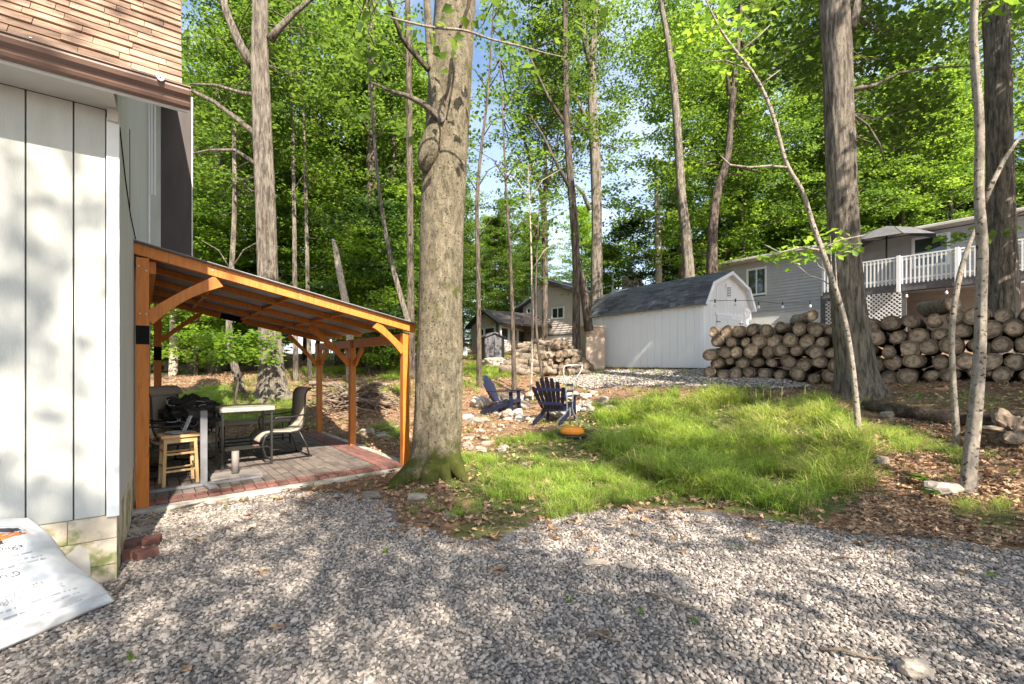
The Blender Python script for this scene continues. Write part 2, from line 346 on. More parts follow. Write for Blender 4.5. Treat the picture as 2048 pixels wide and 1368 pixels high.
def copy_tree(o, parent=None):
    c = o.copy(); COL.objects.link(c)
    if parent is not None: c.parent = parent
    for ch in list(o.children): copy_tree(ch, c)
    return c

def frame(o, e1, z=0):
    e1 = Vector((e1[0], e1[1], 0)).normalized(); e2 = Vector((-e1.y, e1.x, 0))
    m = Matrix.Identity(4)
    m.col[0][:3] = e1; m.col[1][:3] = e2; m.col[2][:3] = (0, 0, 1); m.col[3][:3] = (o[0], o[1], z)
    return m

def np_mesh(name, V, F, mats, tint=None, smooth=False):
    """triangles from arrays; tint is one value per face"""
    me = bpy.data.meshes.new(name); nv = len(V); nf = len(F); k = F.shape[1]
    me.vertices.add(nv); me.vertices.foreach_set('co', np.ascontiguousarray(V, dtype=np.float32).ravel())
    me.loops.add(nf*k); me.loops.foreach_set('vertex_index', F.astype(np.int32).ravel())
    me.polygons.add(nf); me.polygons.foreach_set('loop_start', np.arange(0, nf*k, k, dtype=np.int32))
    me.polygons.foreach_set('loop_total', np.full(nf, k, dtype=np.int32))
    if smooth: me.polygons.foreach_set('use_smooth', np.ones(nf, dtype=bool))
    me.update(calc_edges=True); me.materials.append(mats)
    if tint is not None:
        a = me.attributes.new('tint', 'FLOAT', 'FACE'); a.data.foreach_set('value', tint.astype(np.float32))
    return me

def leaf_arrays(C, size, rng, tilt=.6, long=1.25, droop=0.0, tint=None):
    """kite leaves (two folded triangles each) at centres C"""
    n = len(C); az = rng.uniform(0, 2*math.pi, n); t1 = rng.normal(0, tilt, n)-droop; t2 = rng.normal(0, tilt*.8, n)
    s = size*rng.uniform(.65, 1.3, n)
    d = np.stack([np.cos(az)*np.cos(t1), np.sin(az)*np.cos(t1), np.sin(t1)], 1)
    h = np.stack([-np.sin(az), np.cos(az), np.zeros(n)], 1); up = np.cross(d, h)
    sd = h*np.cos(t2)[:, None]+up*np.sin(t2)[:, None]; nn = np.cross(d, sd)
    s_ = s[:, None]
    a = C-d*s_*.5*long; b = C+d*s_*.5*long; c = C+sd*s_*.45+nn*s_*.14-d*s_*.1; e = C-sd*s_*.45+nn*s_*.14-d*s_*.1
    V = np.stack([a, b, c, e], 1).reshape(-1, 3)
    i = np.arange(n)*4
    F = np.stack([np.stack([i, i+1, i+2], 1), np.stack([i, i+3, i+1], 1)], 1).reshape(-1, 3)
    tv = rng.uniform(0, 1, n) if tint is None else np.clip(tint+rng.normal(0, .18, n), 0, 1)
    return V, F, np.repeat(tv, 2)

def scatter(name, pts, rot, scl, idx, protos, label, cat='', kind='stuff'):
    """one object whose geometry nodes instance the prototype meshes on its points"""
    me = bpy.data.meshes.new(name); me.from_pydata([tuple(p) for p in pts], [], [])
    a = me.attributes.new('rot', 'FLOAT_VECTOR', 'POINT'); a.data.foreach_set('vector', np.asarray(rot, dtype=np.float32).ravel())
    a = me.attributes.new('scl', 'FLOAT', 'POINT'); a.data.foreach_set('value', np.asarray(scl, dtype=np.float32))
    a = me.attributes.new('idx', 'INT', 'POINT'); a.data.foreach_set('value', np.asarray(idx, dtype=np.int32))
    o = bpy.data.objects.new(name, me); COL.objects.link(o)
    pc = bpy.data.collections.new(name+'_pieces')
    for k, pm in enumerate(protos):
        po = bpy.data.objects.new(name+'_piece', pm); pc.objects.link(po)
    ng = bpy.data.node_groups.new(name+'_nodes', 'GeometryNodeTree')
    ng.interface.new_socket('Geometry', in_out='INPUT', socket_type='NodeSocketGeometry')
    ng.interface.new_socket('Geometry', in_out='OUTPUT', socket_type='NodeSocketGeometry')
    N = ng.nodes; gi = N.new('NodeGroupInput'); go = N.new('NodeGroupOutput')
    ci = N.new('GeometryNodeCollectionInfo'); ci.inputs[0].default_value = pc; ci.inputs['Separate Children'].default_value = True; ci.inputs['Reset Children'].default_value = True
    ip = N.new('GeometryNodeInstanceOnPoints'); ip.inputs['Pick Instance'].default_value = True
    def attr(nm, ty):
        q = N.new('GeometryNodeInputNamedAttribute'); q.data_type = ty; q.inputs[0].default_value = nm; return q.outputs[0]
    K = ng.links.new
    K(gi.outputs[0], ip.inputs['Points']); K(ci.outputs[0], ip.inputs['Instance']); K(attr('idx', 'INT'), ip.inputs['Instance Index'])
    er = N.new('FunctionNodeEulerToRotation'); K(attr('rot', 'FLOAT_VECTOR'), er.inputs[0]); K(er.outputs[0], ip.inputs['Rotation'])
    K(attr('scl', 'FLOAT'), ip.inputs['Scale']); K(ip.outputs[0], go.inputs[0])
    md = o.modifiers.new('scatter', 'NODES'); md.node_group = ng
    return tag(o, label, None, None, kind)

# ------------------------------------------------------------------ terrain
ctrl = []
def cpt(px, py, d): v = P(px, py, d); ctrl.append((v.x, v.y, v.z))
for x in (-6, -4.5, -3, -1.5, 0, 1.5, 3):
    for y in (-9, -4, 0, 2, 4.2): ctrl.append((x, y, 0))
for x, y, z in ((4.2, 0, 0), (4.2, 2, 0), (4.4, 4, .02), (7, 0, .3), (7, 3, .45), (9, -4, .4), (-12, 0, 0), (-12, 8, .2), (-7, 6, 0), (-7.5, 9, .1),
                (-3, 6, 0), (-1.2, 6.3, 0.02), (-5, 8, 0), (-4, 10.3, .03), (-1.5, 8, .05), (-2.4, 9.3, .07), (0, 5.5, .0), (1.6, 5.2, 0), (3, 4.6, .0), (3.2, 5.6, .06)): ctrl.append((x, y, z))
for a in ((1140, 862, 9), (1110, 839, 10.9), (1010, 825, 11.8), (1095, 752, 16), (1030, 760, 15), (1300, 744, 14.6), (1200, 740, 16.5), (1420, 742, 13.6), (1300, 775, 12.3), (1300, 800, 11),
          (1300, 850, 9.3), (1300, 930, 6.75), (1550, 758, 11.3), (1550, 790, 9.8), (1550, 850, 8.2), (1550, 950, 6.1), (1716, 868, 6.6), (1722, 792, 9), (1900, 765, 8.9), (1900, 803, 7.6),
          (1935, 988, 5), (1935, 900, 6.2), (2040, 862, 6.0), (2040, 950, 5.0), (2100, 770, 8), (960, 740, 20), (1000, 716, 24), (930, 712, 27), (1100, 690, 30), (545, 795, 12), (450, 748, 17),
          (760, 742, 20), (710, 815, 11.6), (600, 735, 24), (400, 740, 24), (900, 790, 13), (1700, 757, 11), (1400, 735, 20), (1700, 680, 20), (2000, 690, 15)): cpt(*a)
for x, y, z in ((-20, 35, 2.0), (0, 45, 3.0), (20, 40, 3.5), (30, 20, 2.6), (14, 10, 1.4), (-20, 15, .9), (-40, 40, 2), (60, 60, 4), (-60, 60, 3), (0, 110, 4), (100, 110, 4), (-100, 110, 3), (0, -60, 0), (60, -30, .6), (-60, -30, 0), (14, 4, 1.2), (18, 14, 1.9)): ctrl.append((x, y, z))
C_ = np.array(ctrl); 
def _k(r): return np.sqrt(r*r+.15)
_A = _k(np.linalg.norm(C_[:, None, :2]-C_[None, :, :2], axis=2)); n_ = len(C_)
_A -= np.eye(n_)*.06
_Pm = np.hstack([np.ones((n_, 1)), C_[:, :2]*.02]); _S = np.zeros((n_+3, n_+3)); _S[:n_, :n_] = _A; _S[:n_, n_:] = _Pm; _S[n_:, :n_] = _Pm.T
_w = np.linalg.solve(_S, np.concatenate([C_[:, 2], np.zeros(3)]))
def hgt(x, y):
    x = np.asarray(x, float); y = np.asarray(y, float); shp = x.shape; x = x.ravel(); y = y.ravel(); out = np.zeros(len(x))
    for i in range(0, len(x), 20000):
        xx = x[i:i+20000]; yy = y[i:i+20000]
        out[i:i+20000] = _k(np.hypot(xx[:, None]-C_[None, :, 0], yy[:, None]-C_[None, :, 1])) @ _w[:n_]+_w[n_]+(_w[n_+1]*xx+_w[n_+2]*yy)*.02
    return out.reshape(shp)
def gz(x, y): return float(hgt(np.array([x]), np.array([y]))[0])
def G(px, py):
    """the ground point seen at photo pixel (px, py)"""
    d = np.linspace(1.2, 60, 2400); r = (px-CX)/FPX; k = (HY-py)/FPX
    below = (EYE+k*d) < hgt(r*d, d); i = int(np.argmax(below)) if below.any() else len(d)-1
    lo, hi = d[max(i-1, 0)], d[i]
    for _ in range(12):
        m = (lo+hi)/2
        if EYE+k*m < gz(r*m, m): hi = m
        else: lo = m
    return Vector((r*hi, hi, gz(r*hi, hi)))
def inside(poly, x, y):
    c = np.zeros(len(x), bool); n = len(poly); j = n-1
    for i in range(n):
        xi, yi = poly[i]; xj, yj = poly[j]
        t = ((yi > y) != (yj > y)) & (x < (xj-xi)*(y-yi)/(yj-yi+1e-12)+xi); c ^= t; j = i
    return c
def poly(*pp): return [tuple(G(*p)[:2]) for p in pp]
_g = RNG.uniform(-1, 1, (64, 64))
def vnoise(x, y, s):
    u = x*s+100; v = y*s+100; i = np.floor(u).astype(int); j = np.floor(v).astype(int); fu = u-i; fv = v-j
    fu = fu*fu*(3-2*fu); fv = fv*fv*(3-2*fv); g = lambda a, b: _g[a % 64, b % 64]
    return (g(i, j)*(1-fu)+g(i+1, j)*fu)*(1-fv)+(g(i, j+1)*(1-fu)+g(i+1, j+1)*fu)*fv
def fbm(x, y, s): return vnoise(x, y, s)+.5*vnoise(x+7, y+3, s*2.1)+.25*vnoise(x+1, y+9, s*4.3)

drive = [(-2.9, 3.3)]+poly((262, 1025), (560, 985), (760, 985), (800, 1045), (880, 1070), (1010, 1085), (1060, 1050), (1140, 1026), (1300, 1020), (1430, 1028), (1560, 1045), (1700, 1070), (1850, 1078), (2048, 1100))+[(7, 3.5), (9, -9), (-9, -9), (-9, 0), (-3.6, 2.5)]
drive_thin = [(p[0], p[1]) for p in drive]
shedpad = poly((1085, 762), (1150, 745), (1196, 741), (1410, 741), (1560, 762), (1640, 772), (1560, 780), (1400, 776), (1250, 772), (1180, 778))+[]
grass_main = poly((925, 915), (1000, 885), (1075, 872), (1150, 830), (1200, 812), (1290, 798), (1520, 798), (1620, 803), (1690, 828), (1740, 900), (1745, 960), (1690, 1032), (1560, 1043), (1400, 1018), (1250, 1014), (1130, 1022), (1050, 1035), (960, 1015), (890, 968))
grass_tall = poly((1190, 815), (1290, 785), (1520, 782), (1640, 800), (1720, 900), (1740, 960), (1680, 1020), (1560, 1030), (1350, 980), (1200, 900))
grass_bits = [(poly((925, 745), (930, 728), (1010, 724), (1012, 752), (960, 768)), 1.0), (poly((340, 850), (345, 790), (420, 770), (600, 790), (632, 860)), .75), (poly((1015, 800), (1090, 778), (1180, 782), (1150, 800), (1060, 812)), .5),
              (poly((1725, 880), (1760, 850), (1900, 880), (1925, 900), (1900, 915), (1800, 895)), .9), (poly((1950, 1015), (2048, 1020), (2060, 1080), (1960, 1060)), .8), (poly((1690, 800), (1800, 790), (2060, 780), (2060, 830), (1900, 838), (1760, 842)), .45),
              (poly((925, 960), (1060, 1000), (1075, 1035), (1040, 1075), (980, 1095), (900, 1060), (935, 1010)), .85), (poly((700, 870), (760, 850), (806, 850), (800, 880)), .5), (poly((765, 760), (770, 735), (806, 735), (806, 762)), .9), (poly((660, 770), (820, 770), (820, 810), (660, 800)), .3)]
litter_deep = poly((1690, 850), (1740, 840), (2060, 835), (2060, 1110), (1850, 1085), (1700, 1066), (1690, 1035), (1745, 960))

xs = np.concatenate([np.linspace(-130, -14, 24), np.arange(-13.5, -5, .5), np.arange(-5, 10.01, .09), np.arange(10.5, 22, .5), np.linspace(23, 130, 22)])
ys = np.concatenate([np.linspace(-70, -8, 12), np.arange(-7.5, 1, .5), np.arange(1, 16.01, .09), np.arange(16.5, 32, .5), np.linspace(33, 130, 24)])
X, Y = np.meshgrid(xs, ys); Z = hgt(X, Y); far = np.clip((Y-6)/8, 0, 1)
ind = inside(drive, X.ravel(), Y.ravel()).reshape(X.shape)
Z = Z+np.where(ind, .004, .012+.03*far)*fbm(X, Y, 1.7)+np.where(ind, 0, .01)*vnoise(X, Y, 7)
Z += np.where((Y > 30), .25*fbm(X, Y, .12), 0)
nx, ny = len(xs), len(ys); idx = np.arange(nx*ny).reshape(ny, nx)
F = np.stack([idx[:-1, :-1], idx[:-1, 1:], idx[1:, 1:], idx[1:, :-1]], -1).reshape(-1, 4)
V = np.stack([X, Y, Z], -1).reshape(-1, 3)

def ground_mat():
    m, n, b, out = new_mat('woodland_soil'); K = n.links.new
    tcn = n.nodes.new('ShaderNodeTexCoord')
    def nz(s, d=8, r=.65):
        q = n.nodes.new('ShaderNodeTexNoise'); q.inputs['Scale'].default_value = s; q.inputs['Detail'].default_value = d; q.inputs['Roughness'].default_value = r; K(tcn.outputs['Object'], q.inputs['Vector']); return q
    def mixc(f, a, c):
        q = n.nodes.new('ShaderNodeMix'); q.data_type = 'RGBA'; K(f, q.inputs[0])
        for s_, v_ in ((6, a), (7, c)):
            if isinstance(v_, tuple): q.inputs[s_].default_value = rgba(v_)
            else: K(v_, q.inputs[s_])
        return q.outputs[2]
    def ramp(f, a, c):
        q = n.nodes.new('ShaderNodeValToRGB'); q.color_ramp.elements[0].position = a; q.color_ramp.elements[1].position = c; K(f, q.inputs[0]); return q.outputs[0]
    soil = mixc(ramp(nz(5).outputs['Fac'], .38, .62), (.105, .07, .045), (.27, .165, .10))
    soil = mixc(ramp(nz(22).outputs['Fac'], .45, .62), soil, (.34, .215, .135))
    green = mixc(ramp(nz(9).outputs['Fac'], .4, .6), (.045, .085, .016), (.085, .14, .025))
    grav = mixc(ramp(nz(60).outputs['Fac'], .4, .6), (.10, .098, .098), (.26, .255, .25))
    ag = n.nodes.new('ShaderNodeAttribute'); ag.attribute_name = 'zone_grass'; av = n.nodes.new('ShaderNodeAttribute'); av.attribute_name = 'zone_gravel'
    c = mixc(ag.outputs['Fac'], soil, green); c = mixc(av.outputs['Fac'], c, grav)
    K(c, b.inputs['Base Color']); b.inputs['Roughness'].default_value = .95; b.inputs['Specular IOR Level'].default_value = .15
    bp = n.nodes.new('ShaderNodeBump'); bp.inputs['Distance'].default_value = .03; K(nz(30).outputs['Fac'], bp.inputs['Height']); K(bp.outputs[0], b.inputs['Normal'])
    return m
gm = np_mesh('ground', V, F, ground_mat(), smooth=True)
xf, yf = V[:, 0], V[:, 1]; jx = xf+.12*vnoise(xf, yf, 3); jy = yf+.12*vnoise(xf+5, yf+5, 3)
def grass_w(x, y):
    g = np.where(inside(grass_main, x, y), 1.0, 0.0)
    for pl, wt in grass_bits: g = np.maximum(g, np.where(inside(pl, x, y), wt, 0.0))
    return np.maximum(g, np.where((y > 17) & (fbm(x, y, .25) > .1), .5, 0))
zg = grass_w(jx, jy)*.8; zv = np.maximum(inside(drive, jx, jy), inside(shedpad, jx, jy)).astype(float)
a = gm.attributes.new('zone_grass', 'FLOAT', 'POINT'); a.data.foreach_set('value', (zg*(1-zv)).astype(np.float32))
a = gm.attributes.new('zone_gravel', 'FLOAT', 'POINT'); a.data.foreach_set('value', zv.astype(np.float32))
go_ = bpy.data.objects.new('ground', gm); COL.objects.link(go_); tag(go_, 'brown woodland soil sloping up behind the gravel drive', None, None, 'structure')

# ------------------------------------------------------------------ left house
HO = (-2.75, 3.17); H1 = Vector((.8, .6, 0)).normalized(); HT = frame(HO, H1)
house = thing('house', 'pale green sided house with brown shingled mansard roof on the left', 'house', (HO[0], HO[1], 0))
SB = .465; ST = 3.26           # siding bottom, soffit
# front wall boards (local x runs along the front, negative to the left; local y runs away from the camera)
edges = [-.145]
gx = lambda px: None
def wall_t(px):               # distance along the front wall of the wall point seen at px
    r = (px-CX)/FPX; o = Vector(HO); 
    return (r*o[1]-o[0])/(H1.x-r*H1.y)
tb = [wall_t(p) for p in (212, 147, 51)]
cuts = [tb[0], tb[1], tb[2]]
while cuts[-1] > -4.0: cuts.append(cuts[-1]-.305)
for a_, b_ in zip(cuts[:-1], cuts[1:]):
    m = MB(HT); m.box(b_+.004, a_-.004, 0.0, .03, SB, ST-.004); m.build('siding_board', M['siding'], house, bevel=.003)
m = MB(HT); m.box(-4.05, -.01, .0305, .16, 0.0, ST+.05); m.build('wall_core', M['edge'], house)
m = MB(HT); m.box(tb[0]+.003, .012, -.016, .005, SB-.012, ST-.055); m.build('corner_board', M['trim'], house, bevel=.003)
# side wall
for k, (y0, y1) in enumerate([(.008, 1.22), (1.226, 2.44), (2.446, 3.66), (3.666, 4.9), (4.906, 6.45)]):
    zr_ = lambda y: min(6.5, ST+.132+(y+.28-.06)*1.9); m = MB(HT); m.prism([(y0, SB), (y1, SB), (y1, zr_(y1)), (y0, zr_(y0))], 'x', -.03, 0); m.build('siding_board', M['siding'], house, bevel=.002)
m = MB(HT); m.prism([(.2, 0), (6.5, 0), (6.5, 6.4), (1.5, 6.4), (.2, ST+.3)], 'x', -.10, -.0305); m.build('wall_core', M['edge'], house)
m = MB(HT)
# foundation of two courses, slightly proud blocks, with a patch of cement
m = MB(HT); m.box(-4.05, -.005, .02, .16, -.25, SB-.003); m.box(-.16, -.0055, .161, 6.5, -.25, SB-.003); fo = m.build('foundation', M['mossf'], house, bevel=.006)
bx = 0.0
for row, (z0, z1) in enumerate([(-.06, .115), (.12, .295), (.30, .46)]):
    x = -.003; k = 0
    while x > -1.3:
        wd = .42 if (k or row % 2) else .25
        m = MB(HT); m.box(x-wd+.002, x, .008-.002*(k % 2), .0195, z0, z1); m.build('block', M['mossf'], fo, bevel=.003); x -= wd; k += 1
pts = []
for i in range(26):
    a_ = 2*math.pi*i/26; r_ = 1+.22*mnoise.noise(Vector((math.cos(a_)*1.4, math.sin(a_)*1.4, 3)))
    pts.append((-.205+.07*r_*math.cos(a_), .12+.17*r_*math.sin(a_)))
m = MB(HT); m.prism(pts, 'y', .001, .0055); m.build('cement_patch', M['patch'], fo, bevel=.002)
# soffit, fascia, gutter
m = MB(HT); m.box(-4.05, .0, -.30, .0, ST, ST+.02); m.build('soffit', M['soffit'], house)
m = MB(HT); m.box(-.05, .010, -.05, -.017, ST-.085, ST-.002); m.build('frieze_block', M['soffit'], house, bevel=.003)
m = MB(HT); m.box(-4.05, .39, -.325, -.301, ST-.012, ST+.11); m.build('fascia', M['trim'], house)
prof = [(-.326, ST+.0), (-.375, ST+.0), (-.388, ST+.02), (-.395, ST+.042), (-.425, ST+.06), (-.436, ST+.085), (-.436, ST+.10), (-.446, ST+.103), (-.446, ST+.112), (-.428, ST+.112), (-.424, ST+.08), (-.38, ST+.04), (-.34, ST+.015), (-.34, ST+.10), (-.326, ST+.10)]
m = MB(HT); m.prism(prof, 'x', -4.05, .40); gut = m.build('gutter', M['gutter'], house, bevel=.003)
m = MB(HT); m.prism(prof[:10]+[(-.326, ST+.112)], 'x', .4005, .405); m.build('end_cap', M['gutter'], gut)
for t_ in (-.9, -.35, .13): m = MB(HT); m.box(t_, t_+.012, -.45, -.33, ST+.113, ST+.116); m.build('strap', M['steel'], gut)
cpos = HT @ Vector((.245, -.452, ST+.105)); m = MB(); 
q = Matrix.Translation(cpos) @ HT.to_3x3().to_4x4() @ Matrix.Rotation(R(90), 4, 'X')
m = MB(q); m.lathe([(.005, .0), (.006, .006), (.019, .006), (.021, 0), (.019, -.004), (.005, -.004)], 20); m.build('gutter_washer', M['trim'], gut)
m = MB(HT); m.box(-4.05, .385, -.345, -.22, ST+.118, ST+.132); m.build('drip_edge', M['edge'], house)
# mansard roof: slope core, then each shingle its own piece
SL = 1.9; y0r, z0r = -.28, ST+.132
m = MB(HT); m.prism([(y0r+.03, z0r), (y0r+.03+1.65, z0r+1.65*SL), (y0r+1.72, z0r+1.65*SL-.01), (y0r+.09, z0r)], 'x', -4.05, .355)
roof = m.build('roof', M['shake'], house)
dn = Vector((0, 1, SL)).normalized(); nn = Vector((0, -SL, 1)).normalized()
rr = random.Random(4); k = 0; s = 0.0
while s < 1.08:
    hgt_c = .072; x = .36-rr.uniform(0, .12)*0
    first = True
    while x > -1.35:
        wd = rr.uniform(.14, .34) if not first else rr.uniform(.08, .3); first = False
        b0 = Vector((0, y0r, z0r+.001))+dn*s; off = rr.uniform(.004, .010); th = rr.uniform(.009, .014)
        a0 = b0+nn*(off+th); a1 = b0+nn*off; c0 = b0+dn*(hgt_c*1.7)+nn*.0005; c1 = b0+dn*(hgt_c*1.7)-nn*.004
        j = rr.uniform(-.003, .003); xl, xr = x-wd+.003, x
        pr = [a0+dn*j, a1+dn*j, c1, c0]
        m = MB(HT); m.add([(xl, p.y, p.z) for p in pr]+[(xr, p.y, p.z) for p in pr], [(0, 1, 2, 3), (7, 6, 5, 4), (0, 4, 5, 1), (1, 5, 6, 2), (2, 6, 7, 3), (3, 7, 4, 0)])
        m.build('shingle', M['shake'], roof); x -= wd
    s += hgt_c
# upper part beyond the photo's top edge keeps the plain slope; flat top
m = MB(HT); m.box(-4.05, .355, 1.4, 6.5, z0r+3.1, z0r+3.14); m.build('roof_top', M['edge'], house)
# projecting dark bay on the side wall
m = MB(HT); m.box(.0, .15, 6.42, 6.5, 3.02, 6.6); m.build('trim_board', M['siding'], house)
m = MB(HT); m.box(.151, .62, 6.42, 8.4, 3.02, 6.6); bay = m.build('bay', M['dark_panel'], house)
m = MB(HT); m.box(.615, .635, 6.40, 6.419, 3.02, 6.6); m.build('bay_trim', M['soffit'], house)
m = MB(HT)
for i, (xx, zb) in enumerate(((.02, 2.95), (.05, 3.9), (.09, 3.9))): m.box(xx, xx+.018, 5.0, 5.06, zb+.3, 6.5)
m.build('window_trim', M['trim'], house)
m = MB(HT); m.tube([(.006, .10, 3.2), (.006, .6, 3.0), (.006, 1.2, 2.86), (.006, 1.75, 2.82), (.008, 1.9, 2.8)], .0045, 6); m.build('cable', M['tape'], house)
m = MB(HT); m.tube([(.006, 1.1, 3.6), (.006, 1.12, 2.9)], .003, 6); m.build('cable', M['tape'], house)

# ------------------------------------------------------------------ patio
PO = (-3.825, 4.71); E1 = Vector((.774, .633, 0)).normalized(); PT = frame(PO, E1); FZ = .08
patio = thing('patio', None, None, (PO[0], PO[1], 0)); patio['kind'] = 'structure'; patio['label'] = 'paved patio of grey brown pavers with red brick border under the pergola'
m = MB(PT); m.add([(-.22, -.26, -.15), (3.12, -.12, -.15), (3.12, 4.22, -.15), (-.22, 4.22, -.15), (-.22, -.24, .048), (3.10, -.10, .048), (3.10, 4.2, .048), (-.22, 4.2, .048)],
    [(0, 3, 2, 1), (4, 5, 6, 7), (0, 1, 5, 4), (1, 2, 6, 5), (2, 3, 7, 6), (3, 0, 4, 7)])
m.build('slab', M['concrete'], patio, bevel=.012)
rr = random.Random(9)
def paver_mesh(wx, wy, mt, nm):
    mm = MB(); mm.box(-wx/2, wx/2, -wy/2, wy/2, -.03, 0); me = mm.mesh(nm, mt); return me
def place_piece(me, nm, x, y, wx, wy, jz=.002):
    c = PT @ Vector((x+wx/2, y+wy/2, 0)); o = bpy.data.objects.new(nm, me); COL.objects.link(o); o.parent = patio
    o.location = (c.x-PO[0], c.y-PO[1], FZ+rr.uniform(-jz, jz)); o.rotation_euler = (rr.uniform(-.004, .004), rr.uniform(-.004, .004), math.atan2(E1.y, E1.x)+rr.uniform(-.006, .006))
    bv = o.modifiers.new('bevel', 'BEVEL'); bv.width = .004; bv.segments = 1
pw = .1165; me_p = paver_mesh(pw-.007, .395-.006, M['paver'], 'paver'); me_b = paver_mesh(.1165-.008, .205, M['brick'], 'brick'); me_r = paver_mesh(pw-.006, .29, M['brick'], 'brick')
for i in range(22):
    off = (i % 2)*.2
    for j in range(10):
        y = .125+j*.395
        place_piece(me_p, 'paver', i*pw, y, pw, .395)
for i in range(25): place_piece(me_b, 'brick', i*.1165-.02, -.10+i*.0012, .1165, .205, .003)
for i in range(3):
    for j in range(13): place_piece(me_r, 'brick', 22*pw+.01+i*pw, .125+j*.3, pw, .3)

# ------------------------------------------------------------------ pergola
perg = thing('pergola', 'orange stained timber lean-to pergola with corrugated roof against the house', 'pergola', (PO[0], PO[1], .05))
W_, D_ = 2.94, 3.98
def rz_(x): return 2.72-(2.72-2.10)*x/W_      # top of the rafters
def post(x, y, zt, w_=.105, zb=.05): m = MB(PT); m.box(x-w_/2, x+w_/2, y-w_/2, y+w_/2, zb, zt); return m.build('post', M['timber'], perg, bevel=.004)
pFL = post(.0, -.07, rz_(0)-.13); pBL = post(.22, D_, rz_(.22)-.13, zb=FZ); post(W_, .0, rz_(W_)-.14, .10); post(W_-.03, 2.02, rz_(W_)-.15, .10); post(W_-.02, D_, rz_(W_)-.15, .10, .06)
m = MB(PT); m.box(-.0545, .0545, -.1245, -.0155, 1.71, 1.90); m.build('tape_band', M['tape'], pFL)
m = MB(PT); m.box(.22-.054, .22+.054, D_-.054, D_+.054, 1.58, 1.82); m.build('tape_band', M['tape'], pBL)
def rafter(y, hh=.14, wd=.045, x0=-.09, x1=W_+.12):
    m = MB(PT); m.beam((x0, y, rz_(x0)-hh/2), (x1, y, rz_(x1)-hh/2), wd, hh); return m.build('rafter', M['timber'], perg, bevel=.003)
rf = rafter(-.07, .11, .075)
for y in (.95, 1.98, 3.0): rafter(y, .075)
rb = rafter(D_+.0, .10, .05)
m = MB(PT); m.beam((1.15, D_-.0005, rz_(1.15)-.05), (1.5, D_-.0005, rz_(1.5)-.05), .054, .104); m.build('tape_band', M['tape'], rb)
# wall ledger and outer eave beam
m = MB(PT); m.box(.01, .11, -.03, D_-.03, rz_(0)-.27, rz_(0)-.145); m.build('ledger', M['timber'], perg, bevel=.003)
m = MB(PT); m.box(W_-.045, W_+.045, .055, D_-.03, rz_(W_)-.29, rz_(W_)-.15); m.build('eave_beam', M['timber'], perg, bevel=.003)
ys_ = [-.032, .95, 1.98, 3.0, D_]
for x in (.72, 1.48, 2.2):
    for a_, b_ in zip(ys_[:-1], ys_[1:]):
        m = MB(PT); zz = rz_(x)-.03; m.beam((x, a_+.026, zz), (x, b_-.026, zz), .04, .04, (0, 0, 1)); m.build('purlin_block', M['timber'], perg, bevel=.002)
def brace(p, q, wd=.045, hh=.085, bow=.03, nm='brace'):
    """curved knee brace from post point p up to rafter point q (patio frame)"""
    p = Vector(p); q = Vector(q); d = (q-p); L_ = d.length; dn_ = d.normalized(); up = Vector((0, 0, 1)); sd = dn_.cross(up).normalized(); u = sd.cross(dn_).normalized()
    vs = []; fs = []; n = 12
    for i in range(n+1):
        t = i/n; c = p+d*t; b = -bow*math.sin(math.pi*t)
        h2 = hh/2*(1+.35*abs(2*t-1)**2)
        for sg in ((-1, -1), (1, -1), (1, 1), (-1, 1)): vs.append(c+sd*(sg[0]*wd/2)+u*(sg[1]*h2+ (-b if 0 else b*(-1 if sg[1] < 0 else -1)))) 
    for i in range(n):
        for k in range(4): a_ = i*4+k; b_ = i*4+(k+1) % 4; fs.append((a_, b_, b_+4, a_+4))
    fs += [(3, 2, 1, 0), (n*4, n*4+1, n*4+2, n*4+3)]
    m = MB(PT); m.add(vs, fs); return m.build(nm, M['timber'], perg, bevel=.003)
brace((.04, -.07, 1.97), (.66, -.07, rz_(.66)-.15), .05, .10, .035)
brace((W_-.04, -.02, 1.70), (W_-.47, -.07, rz_(W_-.5)-.15), .045, .09, .012)
brace((.26, D_, 1.92), (.82, D_, rz_(.82)-.13), .04, .07, .015)
brace((W_-.06, D_, 1.50), (W_-.62, D_, rz_(W_-.62)-.13), .04, .07, .012)
brace((W_-.07, 2.02, 1.50), (W_-.75, 1.98, rz_(W_-.75)-.11), .045, .085, .012)
brace((W_, 2.08, 1.52), (W_, 2.42, rz_(W_)-.31), .045, .08, .01)
brace((W_, D_-.06, 1.52), (W_, D_-.4, rz_(W_)-.31), .045, .08, .01)
brace((W_, 1.95, 1.52), (W_, 1.6, rz_(W_)-.31), .045, .08, .01)
# corrugated sheets
def sheet(x0, x1, y0, y1, zoff, mt, nm, amp=.009, pitch=.065):
    n = int((y1-y0)/pitch*6); vs = []; fs = []
    for i in range(n+1):
        y = y0+(y1-y0)*i/n; dz = amp*math.sin(2*math.pi*(y-y0)/pitch)+zoff
        vs += [(x0, y, rz_(x0)+dz), (x1, y, rz_(x1)+dz), (x0, y, rz_(x0)+dz+.004), (x1, y, rz_(x1)+dz+.004)]
        if i: b = (i-1)*4; fs += [(b, b+1, b+5, b+4), (b+2, b+6, b+7, b+3), (b, b+4, b+6, b+2), (b+1, b+3, b+7, b+5)]
    m = MB(PT); m.add(vs, fs); return m.build(nm, mt, perg, smooth=True)
yy = -.16
for k in range(5): sheet(-.12, 3.10, yy, yy+.9, .012+.005*(k % 2), M['metal_roof'], 'roof_sheet'); yy += .86

